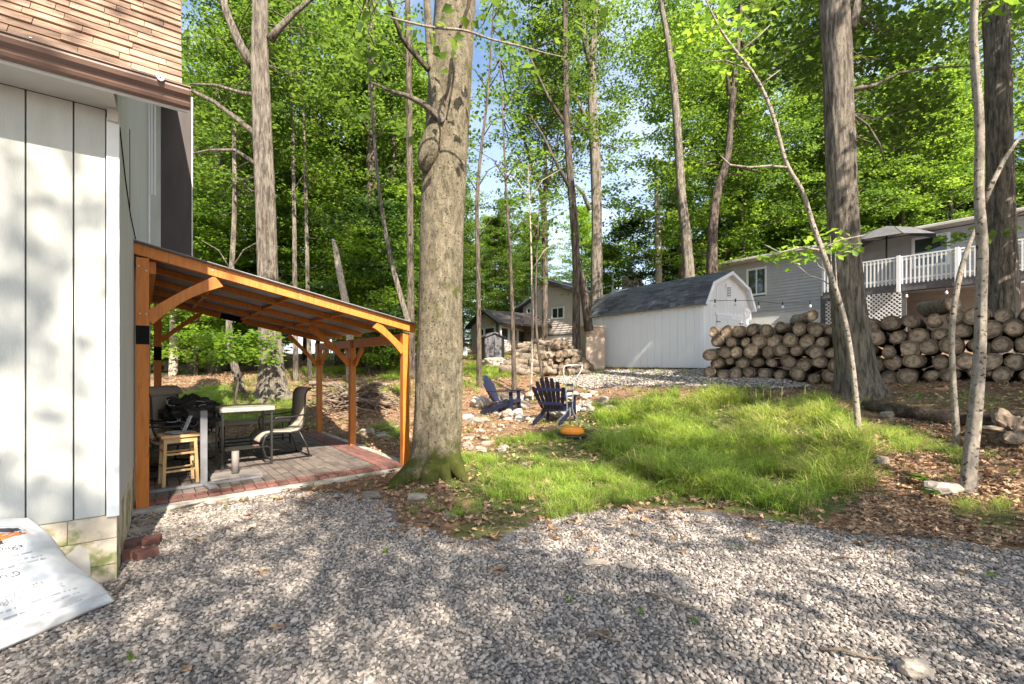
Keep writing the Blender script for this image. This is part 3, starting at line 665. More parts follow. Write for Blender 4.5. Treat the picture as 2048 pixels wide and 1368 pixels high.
for (x, y, z) in ((.03, -.1255, 2.02), (-.02, -.1255, 2.02), (-.03, -.1255, 2.50), (.03, -.1255, 2.46), (W_-.02, -.0535, 1.75), (W_+.02, -.0535, 1.98), (1.5, -.109, rz_(1.5)-.035), (1.5, -.109, rz_(1.5)-.08), (.6, -.109, rz_(.6)-.055)):
    q = PT @ Vector((x, y, z)); m = MB(Matrix.Translation(q) @ PT.to_3x3().to_4x4() @ Matrix.Rotation(R(90), 4, 'X')); m.lathe([(0, .004), (.007, .003), (.009, 0)], 8); m.build('bolt', M['steel'], perg)

# ------------------------------------------------------------------ patio furniture
def pp(x, y, z=FZ): return PT @ Vector((x, y, z))
def at(o, x, y, rz=0, z=FZ):
    o.location = pp(x, y, z); o.rotation_euler = (0, 0, math.atan2(E1.y, E1.x)+rz); return o
def tubes(paths, r, mt, nm, par, n=8):
    m = MB()
    for p in paths: m.tube(p, r, n)
    return m.build(nm, mt, par, smooth=True)
def arc(c, r, a0, a1, n=8, plane='xz', y=0):
    out = []
    for i in range(n+1):
        a_ = R(a0+(a1-a0)*i/n)
        out.append((c[0]+r*math.cos(a_), y, c[1]+r*math.sin(a_)))
    return out
def sling_chair(label, group=None):
    """sling chair facing local -x: sled base, springy front legs, curved sling"""
    o = thing('patio_chair', label, 'chair', (0, 0, 0), group)
    prof = [(.30, 1.06), (.245, 1.03), (.215, .97), (.21, .85), (.205, .7), (.19, .55), (.16, .46), (.10, .415), (.0, .40), (-.15, .41), (-.28, .425), (-.35, .41), (-.40, .36), (-.42, .30)]
    vs = []; fs = []
    for x, z in prof:
        vs += [(x, -.235, z), (x, .235, z), (x+.008, -.235, z+.012), (x+.008, .235, z+.012)]
    for i in range(len(prof)-1):
        b = i*4; fs += [(b, b+4, b+5, b+1), (b+2, b+3, b+7, b+6), (b, b+2, b+6, b+4), (b+1, b+5, b+7, b+3)]
    m = MB(); m.add(vs, fs); m.build('sling', M['sling'], o, smooth=True)
    for sy in (-.25, .25):
        tubes([[(x, sy, z) for x, z in prof]], .014, M['iron'], 'side_rail', o)
        tubes([[(.2, sy*1.12, .66), (.0, sy*1.14, .64), (-.2, sy*1.14, .645), (-.27, sy*1.12, .62), (-.29, sy*1.1, .56), (-.28, sy*1.06, .43)]], .012, M['iron'], 'armrest', o)
        tubes([[(-.28, sy*1.06, .42), (-.36, sy*1.08, .38), (-.40, sy*1.1, .26), (-.36, sy*1.1, .10), (-.28, sy*1.1, .03), (-.1, sy*1.1, .014), (.3, sy*1.1, .014)]], .013, M['iron'], 'leg', o)
        tubes([[(.12, sy, .41), (.22, sy*1.05, .2), (.27, sy*1.08, .014)]], .012, M['iron'], 'leg', o)
    tubes([[(.3, -.275, .014), (.3, .275, .014)]], .011, M['iron'], 'stretcher', o)
    tubes([[(-.28, -.26, .4), (-.28, .26, .4)], [(.12, -.25, .4), (.12, .25, .4)]], .010, M['iron'], 'seat_brace', o)
    return o
GC = 'tan sling chairs under the pergola'
c1 = sling_chair('tan sling patio chair in profile at the right side of the small table', GC); at(c1, 1.72, 1.62, .1)
c2 = copy_tree(c1); c2['label'] = 'tan sling chair with draped cushion, buried under the black fabric heap'; at(c2, .42, 2.0, math.pi*.78)
c3 = copy_tree(c1); c3['label'] = 'tan sling chair against the house wall beside the orange corner post'; at(c3, .22, 1.38, math.pi*1.02)
# cushion draped over the back of the heaped chair
cu = thing('seat_cushion', 'brown and tan cushion draped over the back of the chair at the wall', 'cushion', (0, 0, 0))
vs = []; fs = []; nU, nV = 12, 8
for i in range(nU+1):
    u = i/nU; a_ = -1.2+u*2.7
    for j in range(nV+1):
        v = j/nV-.5; rr_ = .14+.01*mnoise.noise(Vector((u*4, v*6, 1)))
        vs.append((rr_*math.sin(a_), v*.55, .98+rr_*math.cos(a_)-.0*u))
for i in range(nU):
    for j in range(nV): b = i*(nV+1)+j; fs.append((b, b+1, b+nV+2, b+nV+1))
m = MB(); m.add(vs, fs); q = m.build('pad', M['sling'], cu, smooth=True); sd_ = q.modifiers.new('s', 'SOLIDIFY'); sd_.thickness = .06; sd_.offset = 1
at(cu, .19, 2.22, math.pi*.78+math.pi)
# heap of black fabric
hp = MB(); rnd = random.Random(3)
for k in range(16):
    c = Vector((rnd.uniform(-.28, .26), rnd.uniform(-.2, .2), .56+rnd.uniform(0, .30)))
    hp.rock(c, rnd.uniform(.10, .19), k+40, (1, .9, .75), 3, .9)
heap = hp.build('fabric_heap', M['bagblack'], None, smooth=False, label='crumpled black fabric cover heaped on the chair by the wall', cat='cover')
hb = MB()
for k in range(26):
    a_ = rnd.uniform(0, 6.28); c = Vector((rnd.uniform(-.3, .3), rnd.uniform(-.3, -.1), rnd.uniform(.55, .92))); r_ = rnd.uniform(.05, .12)
    hb.tube([c+Vector((r_*math.cos(t_), rnd.uniform(-.01, .01), r_*.6*math.sin(t_))) for t_ in [a_+i*.45 for i in range(6)]], .004, 5)
hs = hb.build('hem_cord', M['dish'], heap)
at(heap, .52, 1.92, .3)
# bench behind the table
bn = thing('patio_bench', 'low tan sling bench behind the small table', 'bench', (0, 0, 0))
m = MB(); m.box(-.55, .55, -.24, .24, .40, .455); m.build('seat', M['sling'], bn, bevel=.025)
for sx in (-.5, .5):
    for sy in (-.2, .2): tubes([[(sx, sy, .40), (sx*1.03, sy*1.1, .014)]], .013, M['iron'], 'leg', bn)
tubes([[(-.52, .2, .12), (.52, .2, .12)], [(-.52, -.2, .12), (.52, -.2, .12)], [(-.55, .23, .62), (-.5, .23, .68), (-.4, .23, .7)]], .011, M['iron'], 'stretcher', bn)
at(bn, 1.55, 3.0, .05)
# table
tb_ = thing('patio_table', 'small square patio table with chipped cream top and dark legs', 'table', (0, 0, 0))
m = MB(); m.box(-.34, .34, -.34, .34, .775, .83); m.build('tabletop', M['tabletop'], tb_, bevel=.01)
for sx in (-.3, .3):
    for sy in (-.3, .3): m = MB(); m.beam((sx, sy, .774), (sx, sy, .0), .028, .028, (1, 0, 0)); m.build('leg', M['iron'], tb_)
tubes([[(-.3, -.3, .02), (.3, -.3, .02)], [(-.3, .3, .22), (.3, .3, .22)], [(-.3, -.3, .22), (-.3, .3, .22)], [(.3, -.3, .22), (.3, .3, .22)]], .009, M['iron'], 'stretcher', tb_)
m = MB(); m.box(-.29, .29, -.13, .13, .225, .235); m.build('shelf', M['iron'], tb_)
at(tb_, 1.14, 1.46, .0)
m = MB(); m.box(-.045, .045, -.03, .03, 0, .018); br_ = m.build('pink_brick_chip', M['brick'], None, bevel=.004, label='small reddish chip lying on the lower shelf of the patio table', cat='chip'); at(br_, 1.3, 1.46, .3, FZ+.236)
# stool
st = thing('stool', 'light wooden stool standing on the patio by the orange corner post', 'stool', (0, 0, 0))
m = MB(); m.box(-.19, .19, -.15, .15, .56, .595); m.build('seat', M['tan_wood'], st, bevel=.006)
m = MB(); m.box(-.165, .165, -.125, .125, .50, .559); m.build('apron', M['tan_wood'], st, bevel=.003)
for sx in (-1, 1):
    for sy in (-1, 1): m = MB(); m.beam((sx*.145, sy*.105, .56), (sx*.165, sy*.125, 0), .034, .034, (1, 0, 0)); m.build('leg', M['tan_wood'], st, bevel=.003)
for z_ in (.17, .23, .37, .41):
    for s_ in (-1, 1):
        m = MB()
        if z_ in (.17, .37): m.beam((-.155, s_*.118, z_), (.155, s_*.118, z_), .016, .024)
        else: m.beam((s_*.158, -.115, z_), (s_*.158, .115, z_), .016, .024)
        m.build('rung', M['tan_wood'], st, bevel=.002)
at(st, .34, .72, .12)
ds = thing('dish', 'grey dish with an upright handle lying on the wooden stool', 'dish', (0, 0, 0))
m = MB(); m.lathe([(.0, .006), (.09, .004), (.135, .02), (.14, .02), (.09, -.002), (.0, .0)], 28); m.build('plate', M['dish'], ds, smooth=True)
m = MB(); m.beam((.05, 0, .012), (.13, .05, .2), .05, .012); m.build('blade', M['dish'], ds, bevel=.004)
at(ds, .34, .72, .1, FZ+.597)
# grey metal frame with upright, and the short stand
gs = thing('metal_stand', 'tall grey metal post on long flat feet beside the wooden stool', 'stand', (0, 0, 0))
m = MB(); m.box(-.035, .035, -.022, .022, .03, .88); m.build('post', M['grey_metal'], gs, bevel=.004)
m = MB(); m.box(-.50, .62, -.035, .035, 0, .03); m.build('foot_bar', M['grey_metal'], gs, bevel=.004)
m = MB(); m.beam((.03, -.036, .0155), (.06, -.25, .0155), .09, .031); m.build('foot_bar', M['grey_metal'], gs, bevel=.004)
for x in (-.02, .0, .02, -.2, .4): m = MB(Matrix.Translation((x, .045 if abs(x) < .1 else 0, .03))); m.lathe([(0, .012), (.006, .01), (.008, 0)], 8); m.build('bolt', M['steel'], gs)
at(gs, .56, .37, .03, FZ+.003)
us = thing('umbrella_stand', 'short grey tube standing on a flat square base by the table', 'stand', (0, 0, 0))
m = MB(); m.tube([(0, 0, .02), (0, 0, .31)], .042, 18); m.build('tube', M['pinkish'], us, smooth=True)
m = MB(); m.box(-.28, .28, -.2, .2, 0, .022); m.build('base', M['pinkish'], us, bevel=.006)
at(us, .93, .72, .0, FZ+.003)

# ------------------------------------------------------------------ white bag leaning on the wall
A_ = Vector((-3.06, 2.88, .53)); B_ = Vector((-2.50, 2.86, .015)); D2 = Vector((-3.75, 2.36, .62)); C2_ = Vector((-2.86, 1.75, .015))
nb = ((B_-A_).cross(D2-A_)).normalized()
if nb.y > 0: nb = -nb
def bagp(u, v, lift=0.0):
    """u: 0 at the right edge (A-B) .. 1 at the left; v: 0 at the top .. 1 at the ground edge"""
    wob = .035*math.sin(v*9)*(1-u)*(.4+v*(1-v)*2)
    p = (A_.lerp(B_, v)).lerp(D2.lerp(C2_, v), u)
    b = .19*max(0, math.sin(math.pi*min(max(v, 0), 1)))**.6*min(1, (u/.13))**.5 if u > 0 else 0
    f1 = 1-2*abs(mnoise.noise(Vector((u*3.1+v*2.5, v*7.5-u, 8)))); f2 = 1-2*abs(mnoise.noise(Vector((u*8-v*3, v*15+u*3, 2))))
    cr_ = .018*max(0, f1)**2+.010*max(0, f2)**2-.012+.010*mnoise.noise(Vector((u*2.6+v*1.5, v*15, 4)))+.006*mnoise.noise(Vector((u*9+v*9, v*26-u*7, 1)))+.004*mnoise.noise(Vector((u*30, v*60, 2)))
    cr_ *= min(1, u*14+.3)*min(1, v*6+.2)
    return p+nb*(b+cr_+lift)+(A_-D2).normalized()*wob*.5
nU, nV = 90, 90; vs = []; fs = []
for i in range(nU+1):
    for j in range(nV+1): vs.append(bagp(i/nU, j/nV))
for i in range(nU):
    for j in range(nV): b = i*(nV+1)+j; fs.append((b, b+1, b+nV+2, b+nV+1))
k0 = len(vs); vs += [A_-nb*.01, B_-nb*.01, C2_-nb*.01, D2-nb*.01]
bagm = MB(); bagm.add(vs, fs)
bag = thing('sack', 'white printed plastic sack leaning on the foundation at the lower left', 'bag', (-2.9, 2.5, 0))
bagm.build('sheet', M['bag'], bag, smooth=True).modifiers.new('s', 'SOLIDIFY').thickness = .004
m = MB(); st_ = []
for k in range(28):
    v = .03+k*.034; c = bagp(.02, v, .004); c_ = bagp(.045, v+.012, .004); m.beam(c, c_, .005, .003, nb)
m.build('seam_stitching', M['inkgrey'], bag)
def print_text(txt, u0, v0, size, mt, nm='lettering', du=.0, weight=0):
    cu_ = bpy.data.curves.new('txt', 'FONT'); cu_.body = txt; cu_.size = 1; cu_.resolution_u = 2; cu_.offset = weight
    to = bpy.data.objects.new('txt', cu_); COL.objects.link(to); dg = bpy.context.evaluated_depsgraph_get(); me = bpy.data.meshes.new_from_object(to.evaluated_get(dg))
    bpy.data.objects.remove(to)
    LU = (D2-A_).length; LV = (B_-A_).length; wid = max((v.co.x for v in me.vertices), default=1)*size
    off = wloc(bag)
    for v in me.vertices:
        # text reads left to right, its right end at u0; the baseline climbs to the right
        x = wid-v.co.x*size; u = u0+x/LU; vv = v0-v.co.y*size/LV+du*(x/LU)
        v.co = bagp(u, vv, .0055)-off
    me.materials.append(mt); o = bpy.data.objects.new(nm, me); COL.objects.link(o); o.parent = bag; return o
print_text('Bags', .16, .40, .055, M['ink'], weight=.0)
print_text('avy Duty Stuff !', .20, .74, .036, M['inkgrey'])
print_text('rough  Forgetting', .14, .78, .036, M['inkgrey'])
print_text('acity TROLD', .24, .62, .034, M['ink'])
rt = random.Random(2)
for v_, th_, u1_ in ((.46, .012, .55), (.50, .013, .62), (.545, .013, .7), (.82, .011, .6), (.86, .010, .7), (.91, .009, .7)):   # print too worn to read
    m = MB(); u = .10+rt.uniform(0, .04)
    while u < u1_:
        w_ = rt.uniform(.008, .05)
        m.beam(bagp(u, v_, .005), bagp(u+w_, v_, .005), th_*rt.uniform(.5, 1), .002, nb); u += w_+rt.uniform(.006, .018)
    m.build('worn_print', M['inkgrey'], bag)
m = MB(); off = wloc(bag)
def lens(u0, u1, v0, th, mt, nm, lift=.005, n=24):
    mm = MB(); vs = []; fs = []
    for i in range(n+1):
        t = i/n; u = u0+(u1-u0)*t; h_ = th*(t**.8)
        for k in range(5): vs.append(bagp(u, v0+h_*(k/4-.35)+.03*t, lift))
    for i in range(n):
        for k in range(4): b = i*5+k; fs.append((b, b+1, b+6, b+5))
    mm.add(vs, fs); return mm.build(nm, mt, bag)
lens(.07, .55, .215, .42, M['ink'], 'swoosh', .005); lens(.09, .55, .235, .26, M['bag'], 'swoosh', .0065); lens(.10, .6, .245, .24, M['inkorange'], 'orange_swoosh', .008)


# ------------------------------------------------------------------ near loose items: bricks, stones
GB = 'red bricks heaped at the foundation corner'
for k, (px, py, lb) in enumerate(((262, 1083, 'red brick farthest left in the heap by the foundation'), (262, 1103, 'red brick lying nearest the drive in the small brick heap'),
                                  (291, 1102, 'red brick end-on at the right front of the small heap'), (301, 1076, 'red brick tilted at the back right of the small heap'))):
    g_ = G(px, py+14); m = MB(); m.box(-.052, .052, -.07, .07, 0, .062)
    o = m.build('brick', M['brick'], None, bevel=.004, label=lb, cat='brick', group=GB); o.location = (g_.x, g_.y, g_.z+.004); o.rotation_euler = (0, R((0, 0, -3, 6)[k]), R((-38, -35, -30, -62)[k]))
def flat_stone(px, py, r, sq, seed, lb, nm='flat_stone', mt='rock', grp=None, sink=.3, rz=0, rough=.3, sub=3):
    g_ = G(px, py); m = MB(); m.rock((0, 0, 0), r, seed, sq, sub, rough)
    o = m.build(nm, M[mt], None, smooth=False, label=lb, cat='stone'); o.location = (g_.x, g_.y, g_.z+r*sq[2]*(1-2*sink)); o.rotation_euler = (0, 0, rz)
    if grp: o['group'] = grp
    return o
flat_stone(1190, 1130, .10, (1.0, .5, .13), 3, 'cracked flat beige stone lying on the gravel, larger of the two', sink=-.25)
flat_stone(1256, 1135, .06, (.9, .8, .2), 5, 'small flat beige stone beside the cracked one on the gravel', rz=.6, sink=-.2)
flat_stone(740, 995, .11, (1, .75, .4), 8, 'rounded pale stone at the left root of the big beech')
flat_stone(835, 1000, .12, (1, .7, .4), 11, 'grey stone wedged between roots in front of the big trunk')
flat_stone(900, 1035, .08, (1, .7, .4), 12, 'tan stone among fallen leaves below the big trunk')
flat_stone(300, 1045, .14, (1, .35, .12), 14, 'thin grey flagstone between the patio slab and the brick heap')
flat_stone(285, 1060, .13, (1, .5, .10), 15, 'pale flagstone leaning behind the red bricks', rz=.6)
flat_stone(1760, 925, .10, (1, .7, .6), 16, 'buff stone on the leaves at the right edge of the grass')
flat_stone(1885, 985, .17, (1, .8, .5), 17, 'mossy boulder at the foot of the slim pale tree')
flat_stone(1780, 833, .13, (1, .6, .5), 18, 'tan broken stone in front of the fallen rotten log')
flat_stone(1050, 930, .05, (1, .8, .6), 19, 'small white stone in the mown grass')
flat_stone(1830, 1350, .07, (1, .7, .6), 23, 'blue grey stone lying on the gravel at the bottom right', sink=.1)
flat_stone(735, 868, .15, (1, .55, .6), 24, 'tilted brown stone just behind the middle pergola post')
flat_stone(962, 812, .26, (1, .8, .6), 21, 'big pale boulder left of the navy chair seen in profile', mt='rock_pale', sink=.2)
flat_stone(935, 838, .14, (1, .8, .6), 22, 'pale stone leaning on the big pale boulder', mt='rock_pale')
flat_stone(955, 845, .26, (1, .6, .35), 26, 'long flat pale stone in the leaves before the boulder', mt='rock')
flat_stone(992, 732, .55, (1.2, .7, .5), 27, 'large grey rock on the grass before the charcoal storage shed', mt='rock')
# fire pit ring
rnd = random.Random(12); c0 = G(1085, 818)
for k in range(78):
    a_ = rnd.uniform(0, 6.283); rr_ = rnd.gauss(1.0, .18); x = c0.x+1.15*rr_*math.cos(a_)+(.25 if rnd.random() < .3 else 0); y = c0.y+.95*rr_*math.sin(a_)-.1
    r_ = rnd.uniform(.06, .17); m = MB(); m.rock((0, 0, 0), r_, k+100, (1, rnd.uniform(.6, 1), rnd.uniform(.45, .8)), 2, .5)
    o = m.build('rock', M['rock_pale'] if rnd.random() < .35 else M['rock'], None, label='rough field stone of the fire pit ring between the navy chairs', cat='stone', group='stones of the fire pit ring')
    o.location = (x, y, gz(x, y)+r_*.25+(.1 if rnd.random() < .3 else 0)); o.rotation_euler = (rnd.uniform(-.3, .3), rnd.uniform(-.3, .3), rnd.uniform(0, 6))
for k in range(34):
    px = rnd.choice([rnd.uniform(925, 1010), rnd.uniform(1160, 1230), rnd.uniform(740, 815)]); py = rnd.uniform(850, 880) if px < 840 else (rnd.uniform(800, 815) if px > 1100 else rnd.uniform(850, 905))
    g_ = G(px, py); r_ = rnd.uniform(.05, .13); m = MB(); m.rock((0, 0, 0), r_, k+300, (1, rnd.uniform(.6, 1), rnd.uniform(.3, .6)), 2, .45)
    o = m.build('rock', M['rock'], None, label='loose field stone scattered on the leaves around the fire pit', cat='stone', group='loose stones on the leaf litter'); o.location = (g_.x, g_.y, g_.z+.01); o.rotation_euler = (0, 0, rnd.uniform(0, 6))

# ------------------------------------------------------------------ adirondack chairs
def adirondack(label):
    o = thing('adirondack_chair', label, 'chair', (0, 0, 0), 'navy adirondack chairs by the fire pit'); mt = M['navy']   # faces local -y
    for i in range(7):
        x = (i-3)*.086; lean = .30; top = .95-.022*(i-3)**2
        m = MB(); y1_ = .20+lean*(top-.30)/.65; vs = []
        for (xc, hw, y_, z_) in ((x*.80, .031, .20, .30), (x*1.2, .047, .20+(y1_-.20)*.85, .30+(top-.30)*.85), (x*1.25, .030, y1_, top)):
            vs += [(xc-hw, y_-.009, z_), (xc+hw, y_-.009, z_), (xc+hw, y_+.009, z_), (xc-hw, y_+.009, z_)]
        m.add(vs, [(3, 2, 1, 0), (8, 9, 10, 11)]+[(b+k, b+(k+1) % 4, b+4+(k+1) % 4, b+4+k) for b in (0, 4) for k in range(4)]); m.build('back_slat', mt, o, bevel=.004)
    for z_, yy_, wd in ((.42, .262, .50), (.70, .385, .56)):
        m = MB(); m.box(-wd/2, wd/2, yy_+.012, yy_+.034, z_-.03, z_+.03); m.build('back_rail', mt, o, bevel=.004)
    for i in range(6):
        y = -.30+i*.092; z_ = .36-.018*i; m = MB(); m.beam((-.26, y, z_), (.26, y, z_), .078, .02); m.build('seat_slat', mt, o, bevel=.004)
    for s in (-1, 1):
        m = MB(); m.beam((s*.30, -.30, .0), (s*.30, -.27, .55), .09, .028, (1, 0, 0)); m.build('leg', mt, o, bevel=.004)
        m = MB(); m.beam((s*.272, -.33, .34), (s*.272, .50, .03), .026, .10, (0, 0, 1)); m.build('leg', mt, o, bevel=.004)
        m = MB(); m.prism([(s*.25, -.38), (s*.39, -.36), (s*.385, .0), (s*.34, .34), (s*.28, .34)][::s], 'z', .551, .575); m.build('armrest', mt, o, bevel=.006)
    m = MB(); m.box(-.285, .285, -.345, -.325, .29, .37); m.build('front_rail', mt, o, bevel=.004)
    return o
ad = adirondack('navy adirondack chair turned with its fanned back to the camera'); g_ = G(1112, 846); ad.location = g_; ad.rotation_euler = (0, 0, R(152)); ad.scale = (1.12,)*3
ad2 = copy_tree(ad); ad2['label'] = 'navy adirondack chair seen in profile beside the pale boulder'; g_ = G(1008, 828); ad2.location = g_; ad2.rotation_euler = (0, 0, R(72)); ad2.scale = (1.05,)*3
# tube-handled tool with orange bowl
g_ = G(1140, 872); tl = thing('push_spreader', 'steel tube push tool with an orange bowl standing in the grass', 'garden tool', (0, 0, 0))
K_ = .01
L1 = [(-.30, 0, .02), (-.30, 0, .26), (-.10, 0, .40), (-.06, .02, .50), (-.07, .05, 1.00), (-.12, .06, 1.08), (-.14, .08, 1.22), (-.10, .1, 1.30), (.06, .1, 1.32), (.32, .1, 1.32)]
L2 = [(.20, 0, .02), (.20, 0, .26), (.09, 0, .40), (.06, .02, .50), (.09, .05, 1.00), (.20, .06, 1.12), (.29, .08, 1.22), (.32, .1, 1.32)]
for l_ in (L1, L2): tubes([l_], .016, M['steel'], 'handle_tube', tl, 10)
for z_ in (.58, .80, .92): m = MB(); m.box(-.07, .085, .012, .05, z_, z_+.05); m.build('cross_plate', M['blackp'], tl, bevel=.004)
m = MB(); m.lathe([(.02, .07), (.05, .13), (.12, .16), (.20, .15), (.265, .10), (.28, .04), (.24, .03), (.10, .03), (.02, .03)], 28, (.04, -.02, 0)); m.build('bowl', M['orange'], tl, smooth=True)
m = MB(); m.lathe([(.0, .03), (.33, .03), (.34, .0), (.0, .0)], 24, (.04, -.02, 0)); m.build('base_plate', M['blackp'], tl)
m = MB(); m.tube([(.0, 0, .52), (.0, .0, .2)], .022, 10); m.build('spindle', M['steel'], tl, smooth=True)
tl.location = (g_.x, g_.y, g_.z+.02); tl.rotation_euler = (0, 0, R(8)); tl.scale = (.84, .84, 1.0)

# ------------------------------------------------------------------ garden shed
SO = P(1407, 736, 14); ST1 = Vector((.819, .574, 0)).normalized(); SF = frame((SO.x, SO.y), ST1, SO.z)   # local x across the gable, y runs away (negative y faces the camera side)
# local y axis = perp(-.574,.819): along the shed length, away
shed = thing('garden_shed', 'white gambrel-roofed garden shed with grey shingles on a gravel pad', 'shed', tuple(SO)); LS, WS, HS = 4.75, 2.8, 1.98
gpts = [(0, 0), (WS, 0), (WS, HS), (2.43, 2.62), (WS/2, 3.02), (.37, 2.62), (0, HS)]
m = MB(SF); m.prism([(p[0], p[1]) for p in gpts], 'y', .0, LS); body = m.build('body', M['shed_wall'], shed)
k = 0; x = .0
while x < LS-.2:      # panel grooves every 0.2 m as separate vertical boards on the long wall
    m = MB(SF); m.box(-.012, -.001, x+.103 if k == 0 else x+.003, min(x+.297, LS-.1), .02, HS-.01); m.build('panel_board', M['shed_wall'], shed); x += .3; k += 1
for x in np.arange(.1, WS-.1, .2):
    zt_ = HS if False else 1.92
    if .72 < x+.1 < 2.2: m = MB(SF); m.box(x+.003, x+.197, -.011, -.001, 1.70, 2.55 if .6 < x < 2 else 2.2); m.build('panel_board', M['shed_wall'], shed)
    else: m = MB(SF); m.box(x+.003, min(x+.197, WS-.1), -.011, -.001, .02, 2.0); m.build('panel_board', M['shed_wall'], shed)
for a_ in ((-.02, .09, -.018, -.001), (WS-.09, WS+.02, -.018, -.001)): m = MB(SF); m.box(a_[0], a_[1], a_[2], a_[3], 0, HS); m.build('corner_trim', M['shed_trim'], shed)
m = MB(SF); m.box(-.02, -.0005, 0.0, .1, 0, HS); m.build('corner_trim', M['shed_trim'], shed)
m = MB(SF); m.box(-.02, -.0005, LS-.09, LS, 0, HS); m.build('corner_trim', M['shed_trim'], shed)
m = MB(SF); m.box(-.03, WS+.03, -.02, LS, -.12, -.002); m.build('skid', M['rotten'], shed)
# roof planes: lower steep and upper shallow, both sides
oh = .14; gp = [(-.11, HS-.03), (.30, 2.66), (WS/2, 3.12), (WS-.30, 2.66), (WS+.11, HS-.03)]
rfo = thing('roof', None, None, (0, 0, 0)); rfo.parent = shed; 
def slab(p, q, y0, y1, th, mt, nm, par):
    d = Vector((q[0]-p[0], 0, q[1]-p[1])).normalized(); n_v = Vector((-d.z, 0, d.x));
    if n_v.z < 0: n_v = -n_v
    vs = []
    for y in (y0, y1):
        for c in ((p[0], p[1]), (q[0], q[1])):
            b = Vector((c[0], y, c[1])); vs += [b, b+n_v*th]
    m = MB(SF); m.add(vs, [(0, 2, 3, 1), (4, 5, 7, 6), (0, 1, 5, 4), (2, 6, 7, 3), (1, 3, 7, 5), (0, 4, 6, 2)]); return m.build(nm, mt, par)
for i in range(4): slab(gp[i], gp[i+1], -oh, LS+oh, .03, M['edge'], 'deck', rfo)
rnd = random.Random(5)
for i, nc in ((0, 8), (1, 7)):
    p, q = gp[i], gp[i+1]; d = Vector((q[0]-p[0], 0, q[1]-p[1])); L_ = d.length; d.normalize(); n_v = Vector((-d.z, 0, d.x)); cw = L_/nc
    for r_ in range(nc):
        y = -oh-.01-rnd.uniform(0, .15)*0
        while y < LS+oh:
            wd = rnd.uniform(.16, .42); y1 = min(y+wd, LS+oh+.01); lift = rnd.choice([.004, .010]); b = Vector((p[0], 0, p[1]))+d*(r_*cw)+n_v*.031
            b_ = b-d*.02; t_ = b+d*(cw*1.25)
            vs = [(b_+n_v*lift), (b_+n_v*(lift+.006)), t_+n_v*.0045, t_+n_v*.0005]
            m = MB(SF); m.add([(v.x, y+.002, v.z) for v in vs]+[(v.x, y1-.002, v.z) for v in vs], [(0, 1, 2, 3), (7, 6, 5, 4), (0, 4, 5, 1), (1, 5, 6, 2), (2, 6, 7, 3), (3, 7, 4, 0)]); m.build('shingle', M['shingle'], rfo); y = y1
for i in range(4):   # white rake boards on the gable
    p, q = gp[i], gp[i+1]; m = MB(SF); d = Vector((q[0]-p[0], 0, q[1]-p[1])).normalized(); n_v = Vector((-d.z, 0, d.x)); n_v = n_v if n_v.z > 0 else -n_v
    a0 = Vector((p[0], -oh-.012, p[1]))-n_v*.05; a1 = Vector((q[0], -oh-.012, q[1]))-n_v*.05; m.beam(a0, a1, .022, .10, n_v); m.build('rake_board', M['shed_trim'], shed)
    slab((p[0]-n_v.x*.09, p[1]-n_v.z*.09), (q[0]-n_v.x*.09, q[1]-n_v.z*.09), -oh, 0, .01, M['shed_trim'], 'rake_soffit', shed)
# double doors
for k, (x0, x1) in enumerate(((.70, 1.42), (1.44, 2.16))):
    m = MB(SF); m.box(x0, x1, -.03, -.0115, .04, 1.66); dr = m.build('door', M['shed_wall'], shed)
    for b in ((x0, x0+.08, .04, 1.66), (x1-.08, x1, .04, 1.66), (x0+.08, x1-.08, 1.58, 1.66), (x0+.08, x1-.08, .04, .12), (x0+.08, x1-.08, .80, .88)): m = MB(SF); m.box(b[0], b[1], -.042, -.0305, b[2], b[3]); m.build('door_trim', M['shed_trim'], dr)
    for z_ in (.35, 1.45):
        hx = x0 if k == 0 else x1; m = MB(SF); m.box(hx-.05 if k == 0 else hx-.16, hx+.16 if k == 0 else hx+.05, -.05, -.0425, z_, z_+.03); m.build('hinge', M['blackp'], dr)
m = MB(SF); m.box(.62, 2.24, -.045, -.0115, 1.665, 1.75); m.build('door_header', M['shed_trim'], shed)
m = MB(SF); m.box(1.24, 1.56, -.03, -.0115, 2.2, 2.72); vt = m.build('gable_vent', M['shed_trim'], shed)
m = MB(SF); m.box(1.29, 1.51, -.034, -.0305, 2.30, 2.62); m.build('vent_shade_plate', M['edge'], vt)  # dark plate stands in for the shade behind the louvres
for i in range(6): m = MB(SF); m.box(1.30, 1.50, -.044, -.0345, 2.31+i*.053, 2.335+i*.053); m.build('louvre', M['shed_trim'], vt)
m = MB(SF); m.box(1.0, 1.14, -.036, -.0305, 1.0, 1.18); m.build('label_plate', M['trim'], shed)
m = MB(SF); m.box(1.0, 1.14, -.038, -.0365, 1.14, 1.18); m.build('label_band', M['ink'], shed)
# beige cabinet at the far end of the shed
CB = P(1172, 743, 16.6); CF = frame((CB.x, CB.y), Vector((.93, .36, 0)), CB.z)
cab = thing('storage_cabinet', 'beige plastic storage cabinet standing at the left end of the white shed', 'cabinet', tuple(CB))
m = MB(CF); m.box(0, .8, 0, .6, 0, 1.62); m.build('body', M['beige_plastic'], cab, bevel=.02)
for i in range(9): m = MB(CF); m.box(.03, .77, -.012, -.001, 1.28+i*.033, 1.30+i*.033); m.build('louvre', M['beige_plastic'], cab)
m = MB(CF); m.box(.03, .77, -.012, -.001, .05, 1.25); m.build('door_panel', M['beige_plastic'], cab, bevel=.004)
m = MB(CF); m.box(-.03, .83, -.04, .62, 1.62, 1.69); m.build('lid', M['beige_plastic'], cab, bevel=.01)

